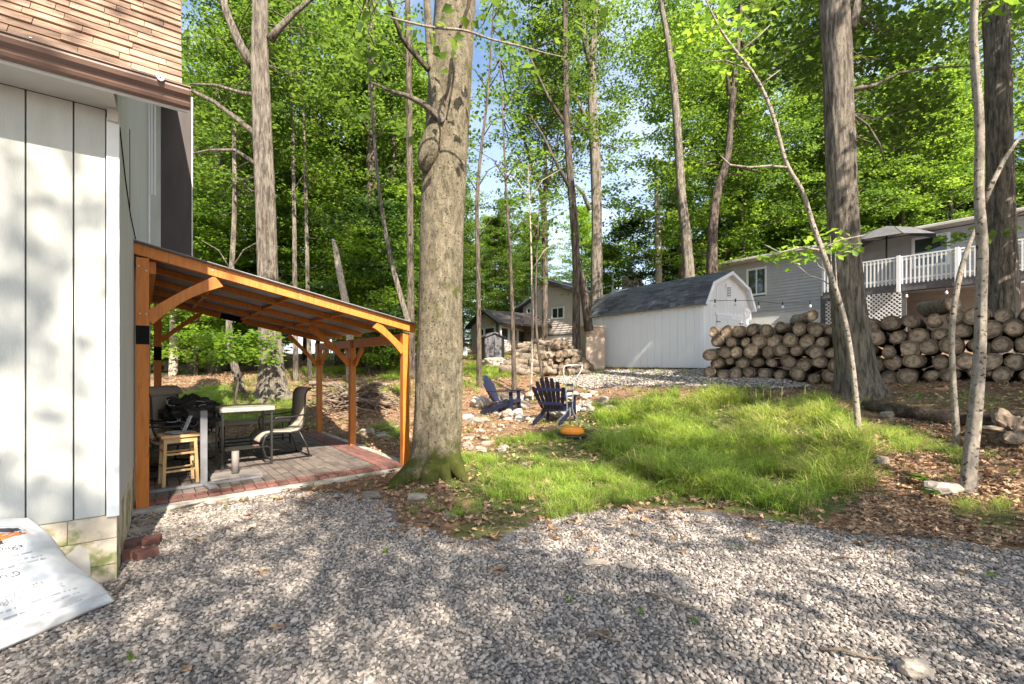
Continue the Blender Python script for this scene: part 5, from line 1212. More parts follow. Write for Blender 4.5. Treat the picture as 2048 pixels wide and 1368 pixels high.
# ------------------------------------------------------------------ tree prototypes
def crown_leaves(tips, rng, per, rad, size, flat=.35, tilt=.5):
    tips = np.array(tips); n = len(tips)
    C = np.repeat(tips, per, 0)+rng.normal(0, 1, (n*per, 3))*np.array([rad, rad, rad*flat])
    return leaf_arrays(C, size, rng, tilt, tint=np.repeat(rng.uniform(.1, .9, n), per))
def gen_tree(seed, H, r0, base, spread, nb, per, size, mt_leaf, mt_bark, rad=.42, lean=.03, clumps=7, up=.45, top_taper=.7, flat=.35):
    rr = random.Random(seed); rng = np.random.default_rng(seed)
    tr = MB(); N = 14; pts = []; rd = []
    lx, ly = rr.uniform(-lean, lean), rr.uniform(-lean, lean)
    for i in range(N+1):
        t = i/N; pts.append(Vector((lx*H*t+.012*H*mnoise.noise(Vector((t*3, seed, 0)))*t, ly*H*t+.012*H*mnoise.noise(Vector((t*3, seed, 9)))*t, H*t-.15*(i == 0)))); rd.append(r0*(1-t)**.75*(1.35 if i == 0 else 1)+.01)
    tr.tube(pts, rd, 9)
    tips = []
    for b in range(nb):
        t = base+(1-base)*(b+rr.random())/nb; t = min(t, .97); k = t*N; i = int(k); p = pts[i].lerp(pts[min(i+1, N)], k-i)
        prof = math.sin(math.pi*min(1, ((t-base)/(1-base))*.75+.22))**.8
        L_ = spread*prof*rr.uniform(.6, 1.15); az = b*2.4+rr.uniform(-.5, .5); el = up*rr.uniform(.3, 1.3)+(t-.5)*.7
        d = Vector((math.cos(az)*math.cos(el), math.sin(az)*math.cos(el), math.sin(el)))
        br = [p]; q = p.copy(); dd = d.copy()
        for s in range(5):
            dd = (dd+Vector((rr.uniform(-.16, .16), rr.uniform(-.16, .16), rr.uniform(-.05, .10)))).normalized(); q = q+dd*(L_/5); br.append(q.copy())
        rb = max(.012, r0*.38*(1-t)**.5); tr.tube(br, [rb, rb*.8, rb*.6, rb*.45, rb*.3, rb*.12], 5, cap=False)
        for c in range(clumps):
            u = rr.uniform(.25, 1.05); k = min(u, .999)*5; i2 = int(k); q = br[i2].lerp(br[min(i2+1, 5)], k-i2)
            off = Vector((rr.gauss(0, 1), rr.gauss(0, 1), rr.gauss(0, .45)))*L_*.22*(.5+u)
            e = q+off; tips.append(tuple(e))
            if c % 2 == 0: tr.tube([q, q.lerp(e, .5)+Vector((0, 0, .05)), e], [rb*.3+.003, rb*.2+.002, .002], 3, cap=False)
    V, F, tv = crown_leaves(tips, rng, per, rad, size, flat=flat)
    return tr.mesh('trunk', mt_bark, True), np_mesh('crown', V, F, mt_leaf, tv)
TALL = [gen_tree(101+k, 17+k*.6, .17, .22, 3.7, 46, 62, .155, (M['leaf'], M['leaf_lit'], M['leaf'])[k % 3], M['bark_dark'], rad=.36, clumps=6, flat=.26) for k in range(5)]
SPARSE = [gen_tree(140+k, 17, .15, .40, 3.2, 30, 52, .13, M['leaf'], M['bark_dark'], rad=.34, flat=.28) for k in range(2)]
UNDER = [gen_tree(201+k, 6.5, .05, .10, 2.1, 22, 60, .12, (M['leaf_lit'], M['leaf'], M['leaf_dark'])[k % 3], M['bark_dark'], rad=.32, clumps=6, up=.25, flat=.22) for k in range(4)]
def put_tree(proto, x, y, s, rz, label, group, nm='forest_tree', sxy=1.0, z=None):
    z = gz(x, y) if z is None else z
    o = thing(nm, label, 'tree', (x, y, z), group, rz); o.scale = (s*sxy, s*sxy, s)
    share(proto[0], 'trunk', o); share(proto[1], 'crown', o); return o
rnd = random.Random(77); placed_t = []
def dirx(px): return (px-CX)/FPX
def far_tree(px, d, s, protos, label, group, nm='forest_tree', sxy=1.0):
    x = dirx(px)*d; return put_tree(rnd.choice(protos), x, d, s, rnd.uniform(0, 6.28), label, group, nm, sxy)
GLW = 'tall trees of the woods left of the big beech'; GRW = 'tall trees of the woods behind the shed and grey house'
LLW = 'slender tall tree in the dense woods between the brown house and the big beech'
LRW = 'leafy tall tree rising behind the white shed and the grey house'
for k in range(42):   # left woods
    px = rnd.uniform(180, 900); d = rnd.uniform(19, 46)
    far_tree(px, d, rnd.uniform(.75, 1.1), TALL, LLW, GLW)
for k in range(16):   # middle, kept open so that the sky shows
    px = rnd.uniform(900, 1240); d = rnd.uniform(34, 60); 
    if 1090 < px < 1165: continue
    far_tree(px, d, rnd.uniform(.6, .85), TALL, 'green tree behind the beige house seen between the paired trunks', 'trees behind the beige house')
for k in range(68):   # right woods
    px = rnd.uniform(1330, 2450); d = rnd.uniform(25, 48)
    far_tree(px, d, rnd.uniform(.7, 1.08), TALL, LRW, GRW)
for k in range(26):   # understory left
    px = rnd.choice([rnd.uniform(250, 520), rnd.uniform(720, 880)]); d = rnd.uniform(15, 30)
    far_tree(px, d, rnd.uniform(.7, 1.25), UNDER, 'low leafy understory tree in the woods behind the patio', 'understory trees behind the patio', 'understory_tree')
for k in range(22):
    px = rnd.uniform(1180, 2200); d = rnd.uniform(27, 36)
    far_tree(px, d, rnd.uniform(.9, 1.5), UNDER, 'low bright leafy tree behind the shed roof and grey house', 'understory trees behind the shed', 'understory_tree')
for k in range(30):   # far belt closing the woods
    px = -200+k*90+rnd.uniform(-30, 30); d = rnd.uniform(58, 80)
    if 1085 < px < 1170: continue
    far_tree(px, d, rnd.uniform(.7, .95), TALL, 'distant tree in the belt closing the woods', 'distant belt of trees')
for k in range(40):
    px = rnd.uniform(200, 900) if k < 26 else rnd.uniform(900, 1250); d = rnd.uniform(24, 55) if k < 26 else rnd.uniform(42, 60)
    x = dirx(px)*d; far_tree(px, d, rnd.uniform(.35, .6), UNDER, 'knee to head high brush in the shade of the far woods', 'brush of the far woods', 'bush')
# unseen trees behind and beside the camera, invented to cast the dappled shade
for k, (x, y, s, p_) in enumerate(((4.4, -6.0, .72, SPARSE[0]), (-1.9, -5.6, .58, SPARSE[1]), (7.6, -3.6, .72, SPARSE[0]), (1.6, -8.6, .95, SPARSE[0]), (-2.6, -9.5, .8, SPARSE[1]), (12.0, 3.0, .95, TALL[3]), (13.5, -3.5, .9, TALL[0]), (12.5, 7, .85, TALL[2]))):
    put_tree(p_, x, y, s, k*1.3, ('unseen tall leafy tree added outside the view to shade the yard'), 'unseen trees added for their shade', 'unseen_shade_tree')

# ------------------------------------------------------------------ individually traced trees
CROWN = [t[1] for t in TALL]
def limb_tree(nm, label, pts, d, mt, flare=None, n=20, wob=.05, limbs=(), crown=None, group=None, furrow=0.0, dd=0.0, top=None, leafy=None):
    """trunk traced upwards from (px, py, width px); d metres away (leaning by dd over its height)"""
    W = [P(px, py, d+dd*max(0, (pts[0][1]-py))/1000) for px, py, _ in pts]; rad = [w_/2/FPX*d*math.cos(math.atan((px-CX)/FPX)) for px, _, w_ in pts]
    base = Vector(W[0]); gzb = gz(base.x, base.y)
    W2 = []; r2 = []
    for i in range(len(W)-1):
        k = max(2, int((W[i+1]-W[i]).length/(.12 if d < 11 else .4)))
        for j in range(k): W2.append(W[i].lerp(W[i+1], j/k)); r2.append(rad[i]+(rad[i+1]-rad[i])*(j/k))
    W2.append(W[-1]); r2.append(rad[-1])
    for _ in range(3):
        W2 = [W2[0]]+[(W2[i-1]+W2[i]*2+W2[i+1])/4 for i in range(1, len(W2)-1)]+[W2[-1]]
        r2 = [r2[0]]+[(r2[i-1]+r2[i]*2+r2[i+1])/4 for i in range(1, len(r2)-1)]+[r2[-1]]
    W2 = [Vector((base.x, base.y, gzb-.25))]+W2 if W2[0].z > gzb-.2 else W2; r2 = [r2[0]*1.06]+r2 if len(W2) > len(r2) else r2
    o = thing(nm, label, 'tree', (base.x, base.y, gzb), group)
    sd = hash(label) % 50 if False else len(label)
    def rg(a_, l, r):
        v = 1+wob*mnoise.noise(Vector((math.cos(a_)*1.3+sd, math.sin(a_)*1.3, l*.8)))
        if furrow: v += furrow*(abs(mnoise.noise(Vector((math.cos(a_)*5+sd, math.sin(a_)*5, l*1.4))))-.2)+furrow*.5*mnoise.noise(Vector((math.cos(a_)*11, math.sin(a_)*11, l*3)))
        if flare: 
            f = math.exp(-max(0, l-.15)/flare[1]); v += f*flare[0]*(max(0, math.cos(a_*flare[2]+flare[3]))**2+.15)
        return v
    m = MB(); m.tube(W2, r2, n, ridges=rg); tr = m.build('trunk', mt, o, smooth=True)
    for lp in limbs:
        q = [P(px, py, d+dd*max(0, (pts[0][1]-py))/1000+(off if len(t_) else 0)) for (px, py, w_, *t_) in lp for off in [t_[0] if t_ else 0]]; rr_ = [w_/2/FPX*d for (_, _, w_, *_t) in lp]
        m = MB(); m.tube(q, rr_, 9 if d < 11 else 6, wob=.08); m.build('branch', mt, o, smooth=True)
    if crown is not None:
        for (me, px, py, s, dz) in crown:
            c = P(px, py, d+dz); q = share(me, 'crown', o, (c.x-base.x, c.y-base.y, c.z-gzb), (0, 0, (px*7 % 60)/10), (s, s, s))
    if leafy:
        rng = np.random.default_rng(int(pts[0][0])); tips = []; tw_ = MB()
        for (px, py, rx_, ry_, cnt) in leafy:
            for _ in range(cnt):
                c = P(px+rng.uniform(-rx_, rx_), py+rng.uniform(-ry_, ry_), d+(rng.uniform(.1, .5) if d < 8 else rng.uniform(.6, 3.2))); tips.append((c.x-base.x, c.y-base.y, c.z-gzb))
                if _ % 3 == 0:
                    zt_ = c.z-.35*math.hypot(px-pts[-1][0], 60)/FPX*d; q0 = min(W2, key=lambda q: abs(q.z-zt_)); md = q0.lerp(c, .5)+Vector((0, 0, -.08*(c-q0).length)); tw_.tube([q0, q0.lerp(md, .6)+Vector((0, 0, .03)), md, md.lerp(c, .6), c], [.0016*d, .0014*d, .0011*d, .0008*d, .0004*d], 4, cap=False)
        tw_.build('twigs', mt, o, smooth=True, kind='stuff')
        V, F, tv = crown_leaves(tips, rng, 16 if d < 8 else 34, .16 if d < 8 else .30, .10 if d < 8 else .115, .35, .5)
        q = share(np_mesh('leaves', V, F, M['leaf_lit'] if d < 8 else M['leaf'], tv), 'foliage', o)  # farther trees get the darker leaf colour to look backlit
    return o
S1, S2 = SPARSE[0][1], SPARSE[1][1]
# the big beech by the patio
bt = limb_tree('beech_tree', 'big mossy grey trunk in the middle, rooted at the patio corner with a burl above', [(868, 968, 112), (870, 940, 101), (874, 890, 95), (877, 800, 94), (879, 700, 92), (881, 600, 87), (883, 500, 86), (886, 400, 86), (892, 300, 86), (898, 200, 86), (904, 100, 84), (910, 0, 82), (925, -300, 70), (940, -700, 56), (950, -1200, 34)],
    6.2, M['bark_beech'], (.10, .20, 5, .6), 120, .05, furrow=.03)
bb = wloc(bt)
def pipe(pts, mt, nm, par, n=20, fn=None):
    W = [P(px, py, d) for px, py, w_, d in pts]; r = [w_/2/FPX*d for px, py, w_, d in pts]; W2 = []; r2 = []
    for i in range(len(W)-1):
        for j in range(6): W2.append(W[i].lerp(W[i+1], j/6)); r2.append(r[i]+(r[i+1]-r[i])*j/6)
    W2.append(W[-1]); r2.append(r[-1])
    for _ in range(3):
        W2 = [W2[0]]+[(W2[i-1]+W2[i]*2+W2[i+1])/4 for i in range(1, len(W2)-1)]+[W2[-1]]; r2 = [r2[0]]+[(r2[i-1]+r2[i]*2+r2[i+1])/4 for i in range(1, len(r2)-1)]+[r2[-1]]
    m = MB(); m.tube(W2, r2, n, wob=.2, seed=pts[0][0], ridges=fn); return m.build(nm, mt, par, smooth=True)
pipe([(848, 342, 20, 5.98), (852, 325, 38, 5.96), (860, 305, 50, 5.96), (870, 275, 48, 5.96), (878, 240, 40, 5.96), (876, 200, 28, 5.88), (866, 150, 20, 5.86), (860, 100, 16, 5.84), (857, 50, 14, 5.82), (852, -30, 12, 5.8), (840, -160, 9, 5.8)], M['bark_beech'], 'burl_limb', bt, 24)
pipe([(884, 244, 20, 5.85), (868, 226, 16, 5.78), (845, 206, 13, 5.7), (812, 190, 10, 5.6), (785, 184, 8, 5.5), (765, 174, 6, 5.45), (738, 163, 3, 5.4)], M['bark_furrow'], 'dead_branch', bt, 10)
pipe([(858, 140, 12, 5.8), (838, 118, 10, 5.75), (815, 92, 9, 5.7), (800, 70, 8, 5.6), (790, 40, 7, 5.5), (770, -20, 6, 5.4)], M['bark_dark'], 'branch', bt, 8)
pipe([(946, -60, 9, 5.3), (938, 10, 8, 5.3), (918, 60, 7, 5.3), (905, 100, 6, 5.3), (908, 150, 5, 5.4), (900, 200, 4, 5.5), (892, 240, 3, 5.6)], M['bark_dark'], 'branch', bt, 7)
pipe([(780, 35, 4, 5), (860, 55, 5, 5), (930, 60, 5, 5), (985, 80, 4, 5.1), (1040, 92, 4, 5.2), (1085, 105, 3, 5.3), (1130, 115, 2, 5.4)], M['bark_pale'], 'branch', bt, 6)
for rt_ in ([(852, 915, 44, 6.05), (822, 945, 44, 5.9), (792, 972, 34, 5.65), (765, 996, 22, 5.4), (742, 1015, 10, 5.2)], [(900, 905, 36, 6.1), (915, 938, 32, 6.0), (926, 958, 18, 5.9), (935, 968, 7, 5.8)], [(866, 940, 44, 5.95), (856, 972, 34, 5.7), (846, 1000, 24, 5.45), (828, 1028, 16, 5.15), (806, 1050, 8, 4.9)], [(885, 932, 36, 6.0), (891, 958, 22, 5.85), (898, 975, 10, 5.7)]):
    pipe([(a_, b_, c_, min(d_, 1.5*FPX/(b_-HY)*1.0) if False else d_) for a_, b_, c_, d_ in rt_], M['bark_beech'], 'root', bt, 18)
rng = np.random.default_rng(5)
def leaf_spray(spots, par, size, per, rad, mt, d):
    tips = [tuple(P(px, py, d+rng.uniform(-.3, .3))-wloc(par)) for px, py in spots]
    V, F, tv = crown_leaves(tips, rng, per, rad, size, .5, .45); return share(np_mesh('leaves', V, F, mt, tv), 'foliage', par)
leaf_spray([(715, 45), (730, 100), (745, 115), (760, 60), (700, 120), (842, 75), (880, 30), (895, 110), (905, 90), (870, 105), (935, 60), (1000, 20), (1045, 130), (1080, 150), (780, 20), (985, 40), (755, 245), (725, 210), (810, 270), (1150, 60), (1185, 30)], bt, .105, 6, .13, M['leaf'], 5.2)
share(S1, 'crown', bt, tuple(P(925, -700, 6.2)-bb-Vector((0, 0, 5.5))), (0, 0, 1), (.7, .7, .6))
TB = TALL; 
limb_tree('maple_tree', 'furrowed maple trunk rising behind the pergola roof with limbs to the left', [(546, 798, 78), (544, 780, 60), (542, 740, 50), (540, 650, 46), (534, 500, 42), (529, 350, 41), (522, 200, 38), (518, 90, 36), (521, 0, 30), (524, -250, 24), (530, -600, 12)], 12, M['bark_furrow'], (.25, .3, 4, 0), 40, .06,
    limbs=[[(512, 270, 14), (470, 235, 11), (430, 205, 9), (385, 182, 7), (330, 160, 4)], [(505, 130, 22), (480, 90, 18), (455, 30, 15), (435, -40, 12)], [(540, 80, 16), (560, 55, 13), (590, 25, 10), (620, 0, 8), (660, -30, 5)], [(508, 190, 10), (480, 185, 8), (430, 170, 6), (380, 168, 4)], [(515, 330, 9), (470, 300, 7), (420, 300, 5), (370, 310, 3)]],
    furrow=.07, crown=[(TB[0][1], 524, 470, .62, 3.2), (TB[2][1], 470, 380, .5, 3)], leafy=[(450, 190, 80, 120, 60), (610, 110, 80, 100, 55), (420, 350, 60, 60, 24)])
limb_tree('oak_tree', 'thick dark furrowed trunk behind the firewood wall at the right edge', [(2004, 790, 100), (2004, 740, 80), (2004, 600, 74), (2001, 450, 63), (1999, 300, 59), (1996, 150, 57), (1990, 0, 55), (1985, -300, 45), (1980, -700, 25)], 10.6, M['bark_furrow'], (.2, .3, 5, 0), 44, .05, furrow=.08, crown=[(TB[1][1], 1985, 250, .6, 3)], leafy=[(2040, 130, 60, 120, 30), (1930, 60, 60, 80, 20)])
limb_tree('oak_tree', 'big furrowed grey brown trunk standing before the firewood wall', [(1722, 800, 122), (1718, 775, 96), (1712, 735, 84), (1700, 650, 74), (1690, 550, 69), (1684, 400, 63), (1679, 250, 62), (1674, 100, 61), (1669, 0, 60), (1660, -300, 50), (1650, -700, 28)], 9, M['bark_furrow'], (.30, .32, 5, 1), 60, .05, furrow=.08,
    limbs=[[(1700, 60, 22), (1712, 20, 16), (1722, -60, 14)], [(1705, 180, 10), (1750, 170, 7), (1800, 145, 5), (1870, 135, 4), (1940, 132, 2)], [(1700, 225, 6), (1735, 250, 5), (1760, 290, 4), (1770, 330, 2)]], crown=[(TB[0][1], 1665, 330, .62, 3.4)], leafy=[(1760, 110, 110, 100, 60), (1590, 70, 90, 90, 46), (1800, 240, 80, 50, 26)])
limb_tree('birch_tree', 'slim pale flecked trunk nearest the drive on the right', [(1936, 998, 46), (1937, 975, 38), (1940, 930, 34), (1948, 850, 32), (1960, 700, 28), (1962, 600, 26), (1966, 480, 26), (1960, 430, 24), (1957, 380, 22), (1960, 250, 21), (1951, 150, 21), (1945, 60, 17), (1950, 0, 17), (1958, -200, 13), (1965, -500, 7)], 5, M['bark_pale'], (.12, .2, 3, 0), 36, .16,
    limbs=[[(1968, 405, 11), (1985, 365, 9), (2008, 320, 8), (2032, 285, 6), (2060, 250, 5)]], leafy=[(1965, -120, 90, 120, 20)])
limb_tree('sapling_tree', 'thin crooked stem leaning into the pale slim trunk', [(1912, 858, 18), (1908, 800, 15), (1904, 720, 13), (1903, 660, 14), (1910, 600, 14), (1918, 550, 13), (1930, 510, 12), (1945, 470, 9), (1958, 440, 7)], 6.3, M['bark_pale'], None, 16, .15)
limb_tree('sapling_tree', 'bare curving grey sapling arching in front of the big furrowed trunk', [(1717, 872, 16), (1712, 800, 13), (1704, 720, 12), (1690, 640, 13), (1665, 560, 13), (1640, 490, 12), (1618, 430, 11), (1608, 380, 10), (1572, 335, 9), (1560, 280, 8), (1540, 210, 8), (1505, 140, 7), (1470, 102, 6), (1440, 60, 5), (1420, 20, 3), (1400, -30, 2)], 6.6, M['bark_pale'], None, 16, .12,
    limbs=[[(1640, 500, 4), (1600, 495, 4), (1560, 505, 3), (1530, 490, 2)], [(1640, 500, 4), (1680, 480, 3), (1730, 470, 2)], [(1575, 335, 5), (1540, 332, 5), (1500, 335, 4), (1460, 330, 4), (1440, 310, 2)], [(1478, 105, 4), (1520, 70, 2), (1540, 50, 2)], [(1500, 140, 3), (1450, 120, 2), (1400, 125, 2)], [(1520, 170, 3), (1560, 140, 2)]],
    leafy=[(1590, 522, 28, 12, 3), (1600, 500, 14, 8, 2), (1690, 495, 20, 8, 2), (1660, 470, 10, 5, 1), (1450, 90, 60, 50, 8), (1420, 40, 50, 40, 8)])
DUO = 'paired forest trunks left of the white shed'
limb_tree('maple_tree', 'left one of the paired trunks beside the shed, with a stem leaning across it', [(1153, 705, 20), (1153, 690, 17), (1152, 600, 15), (1154, 540, 16), (1150, 470, 16), (1143, 380, 15), (1135, 290, 14), (1131, 150, 12), (1130, 0, 10), (1130, -300, 6)], 16.5, M['bark_dark'], None, 16, .06, furrow=.05,
    limbs=[[(1178, 662, 19), (1169, 590, 17), (1160, 545, 15), (1152, 520, 12)], [(1136, 370, 8), (1110, 320, 6), (1085, 270, 5), (1060, 230, 4)], [(1131, 250, 7), (1100, 200, 6), (1075, 150, 5), (1050, 90, 4)]], crown=[(S1, 1120, 540, .75, 1.5)], leafy=[(1110, 290, 90, 110, 46), (1080, 130, 90, 110, 46)])
limb_tree('maple_tree', 'right and thicker of the paired trunks at the left end of the white shed', [(1194, 665, 30), (1194, 640, 26), (1193, 560, 24), (1194, 450, 21), (1191, 330, 21), (1184, 200, 19), (1187, 100, 12), (1191, 0, 10), (1196, -300, 6)], 19, M['bark_furrow'], None, 20, .05, furrow=.06,
    limbs=[[(1182, 140, 13), (1168, 70, 11), (1160, 0, 9), (1150, -100, 6)], [(1180, 420, 9), (1165, 385, 7), (1150, 370, 6)], [(1176, 245, 8), (1155, 200, 6), (1140, 160, 5)]], crown=[(S2, 1180, 560, .82, 2)], leafy=[(1225, 360, 55, 80, 26), (1240, 60, 70, 60, 22)])
limb_tree('maple_tree', 'straight slim trunk forking high, in front of the beige clapboard house', [(1089, 722, 15), (1089, 690, 13), (1090, 600, 12), (1090, 500, 12), (1088, 400, 12), (1078, 370, 8), (1060, 330, 7), (1045, 260, 6), (1030, 180, 4)], 20, M['bark_dark'], None, 12, .05, limbs=[[(1089, 410, 10), (1092, 350, 8), (1090, 290, 5), (1098, 220, 3)], [(1090, 390, 6), (1105, 330, 5), (1118, 260, 3)]], crown=[(S1, 1080, 610, .66, 1)])
limb_tree('maple_tree', 'slightly bent dark trunk rising behind the middle of the shed roof', [(1379, 600, 28), (1378, 560, 26), (1374, 490, 21), (1363, 400, 19), (1354, 250, 16), (1346, 150, 15), (1332, 60, 11), (1320, 0, 9), (1305, -200, 6)], 20, M['bark_furrow'], None, 18, .06, furrow=.06, crown=[(S2, 1345, 500, .85, 2.5)], leafy=[(1350, 330, 60, 110, 34), (1320, 100, 60, 90, 36)])
limb_tree('maple_tree', 'dark crooked trunk with an elbow behind the shed gable', [(1424, 600, 28), (1424, 555, 26), (1424, 480, 21), (1430, 400, 19), (1437, 365, 18), (1454, 335, 16), (1461, 250, 13), (1466, 180, 14), (1472, 140, 10), (1478, 60, 8), (1484, 0, 7), (1490, -200, 5)], 20, M['bark_dark'], None, 18, .06, furrow=.05, limbs=[[(1458, 190, 8), (1455, 150, 6), (1450, 100, 4)], [(1456, 332, 7), (1480, 335, 5), (1520, 345, 3)]], crown=[(TB[3][1], 1500, 500, .8, 4)], leafy=[(1470, 260, 90, 120, 50), (1500, 80, 110, 90, 55)])
limb_tree('dead_tree', 'pale broken dead trunk behind the left half of the shed roof', [(1319, 610, 15), (1318, 570, 14), (1315, 450, 12), (1313, 360, 9), (1312, 310, 6)], 26, M['bark_pale'], None, 12, .1)
limb_tree('dead_tree', 'broken sunlit trunk leaning in the woods above the pergola roof', [(700, 640, 16), (690, 600, 16), (680, 550, 14), (670, 490, 12), (666, 478, 6)], 15, M['bark_pale'], None, 12, .2)
for k, (pts, d, mt, lb) in enumerate((
    ([(959, 782, 12), (958, 700, 10), (956, 500, 9), (952, 400, 8), (962, 300, 6), (975, 200, 5), (985, 60, 3), (990, -60, 2)], 14, 'bark_dark', 'thin young trunk on the leaf mound just left of the sunlit chair'),
    ([(1028, 765, 10), (1026, 650, 8), (1020, 500, 6), (1012, 380, 5), (1006, 240, 3), (1000, 120, 1.5)], 13.5, 'bark_dark', 'thin stem at the left corner of the tumbled log heap'),
    ([(1062, 768, 5), (1066, 680, 5), (1064, 560, 4), (1060, 420, 2.5), (1056, 330, 1)], 13, 'bark_pale', 'whip thin pale sapling before the tumbled log heap'),
    ([(1086, 764, 6), (1074, 690, 6), (1070, 620, 4), (1074, 500, 2.5), (1078, 420, 1)], 12.8, 'bark_dark', 'whip thin dark sapling before the tumbled log heap'),
    ([(822, 740, 18), (821, 600, 15), (820, 400, 14), (818, 150, 12), (815, 0, 11), (812, -200, 8)], 16, 'bark_dark', 'slim straight dark trunk just left of the big beech'),
    ([(815, 640, 12), (780, 520, 10), (760, 400, 7), (750, 300, 6), (742, 200, 5), (735, 60, 3), (732, -40, 2)], 12, 'bark_furrow', 'thin pale stem leaning left beside the big beech'),
    ([(745, 745, 30), (744, 600, 26), (742, 400, 22), (744, 200, 18), (744, 0, 14)], 20, 'bark_dark', 'dark trunk in the woods behind the middle pergola post'),
    ([(782, 745, 26), (782, 600, 22), (784, 400, 18), (786, 150, 14)], 24, 'bark_dark', 'dark trunk on the lawn edge beside the covered grill'),
    ([(592, 790, 12), (590, 600, 10), (588, 400, 8), (584, 200, 6), (580, 0, 4), (578, -150, 2)], 15, 'bark_furrow', 'pale slim trunk right of the furrowed maple behind the patio'),
    ([(620, 770, 10), (616, 600, 9), (612, 400, 7), (606, 200, 5), (604, 0, 3)], 16, 'bark_furrow', 'second pale slim trunk right of the furrowed maple'),
    ([(495, 820, 20), (470, 740, 17), (455, 680, 14), (462, 560, 12), (470, 420, 10), (468, 250, 8)], 12.5, 'bark_furrow', 'stem leaning left then up under the pergola roof'),
    ([(430, 760, 30), (428, 700, 26), (432, 560, 22), (440, 380, 18), (436, 150, 14)], 18, 'bark_furrow', 'mottled pale trunk left of the furrowed maple'),
    ([(385, 770, 26), (382, 650, 22), (388, 450, 18), (384, 150, 14)], 20, 'bark_dark', 'dark trunk next to the dark bay of the house'),
    ([(345, 770, 20), (348, 700, 18), (346, 600, 14)], 17, 'bark_pale', 'pale trunk behind the back left pergola post'))):
    tp = pts[-1]; limb_tree('forest_tree', lb, pts, d, M[mt], None, 12, .08, furrow=.03, dd=.5,
        limbs=[[(pts[i_][0], pts[i_][1]-20, 3), (pts[i_][0]+sg*25, pts[i_][1]-60, 2), (pts[i_][0]+sg*60, pts[i_][1]-80, 1)] for i_ in range(2, len(pts)-1) for sg in ((-1, 1) if i_ % 2 else (1,))],
        leafy=[(tp[0], tp[1]+30, 45, 60, 9), (pts[-2][0], pts[-2][1], 50, 60, 8)])
# low maple sapling with bright leaves reaching under the pergola roof
ls = limb_tree('sapling_tree', 'bright leafed maple sapling seen under the pergola roof', [(470, 800, 6), (478, 760, 5), (488, 715, 4), (500, 690, 3)], 11, M['bark_dark'], None, 8, .05, limbs=[[(488, 715, 3), (440, 720, 2), (390, 730, 2), (345, 735, 1)]],
    leafy=None)
leaf_spray([(440+random.Random(k).uniform(-35, 110), 690+random.Random(k+50).uniform(-22, 30)) for k in range(40)], ls, .13, 14, .17, M['leaf_lit'], 11)

# ------------------------------------------------------------------ ground cover
rg = np.random.default_rng(3)
def stone_mesh(k):
    m = MB(); m.rock((0, 0, 0), 1, k+500, (1, .55+.1*(k % 4), .45+.08*(k % 3)), 1, .55); return m.mesh('gravel_stone', M['gravel'])
GS = [stone_mesh(k) for k in range(8)]
sp1 = .0205; gx_, gy_ = np.meshgrid(np.arange(-4.6, 6.6, sp1), np.arange(1.2, 6.2, sp1)); gx_ = gx_.ravel(); gy_ = gy_.ravel()
gx_ = gx_+rg.uniform(-.5, .5, len(gx_))*sp1; gy_ = gy_+rg.uniform(-.5, .5, len(gy_))*sp1
ok = (np.abs(gx_-.3) < gy_*1.2+1.5)
jx = gx_+.09*vnoise(gx_, gy_, 4)+.05*vnoise(gx_, gy_, 13); jy = gy_+.09*vnoise(gx_+4, gy_+9, 4)+.05*vnoise(gx_+3, gy_, 13)
ok &= inside(drive, jx, jy)
hx = (gx_-HO[0])*H1.x+(gy_-HO[1])*H1.y; hy = -(gx_-HO[0])*H1.y+(gy_-HO[1])*H1.x; ok &= ~((hx < .0) & (hy > .01))
px_ = (gx_-PO[0])*E1.x+(gy_-PO[1])*E1.y; py_ = -(gx_-PO[0])*E1.y+(gy_-PO[1])*E1.x; ok &= ~((px_ > -.24) & (px_ < 3.12) & (py_ > -.25) & (py_ < 4.2))
ok &= ~((np.hypot(gx_-bb.x, gy_-bb.y) < .55))
gx_, gy_ = gx_[ok], gy_[ok]
bx2, by2 = np.meshgrid(np.arange(1.0, 9, .06), np.arange(10, 16, .06)); bx2 = bx2.ravel()+rg.uniform(-.03, .03, bx2.size); by2 = by2.ravel()+rg.uniform(-.03, .03, by2.size)
k2 = inside(shedpad, bx2+.1*vnoise(bx2, by2, 3), by2+.1*vnoise(bx2+5, by2, 3)); bx2, by2 = bx2[k2], by2[k2]
ax_ = np.concatenate([gx_, bx2]); ay_ = np.concatenate([gy_, by2]); n1, n2 = len(gx_), len(bx2); N_ = n1+n2
scl = np.concatenate([rg.uniform(.0095, .0175, n1)*(1+.35*(rg.random(n1) < .06)), rg.uniform(.025, .05, n2)])
az_ = hgt(ax_, ay_)+np.concatenate([.004*fbm(gx_, gy_, 1.7), .02+0*bx2])+scl*.25+rg.uniform(-.002, .006, N_)
scatter('gravel', np.stack([ax_, ay_, az_], 1), np.stack([rg.normal(0, .35, N_), rg.normal(0, .35, N_), rg.uniform(0, 6.28, N_)], 1), scl, rg.integers(0, 8, N_), GS, 'grey crushed stone covering the drive and the pad before the shed')
print('gravel', N_)
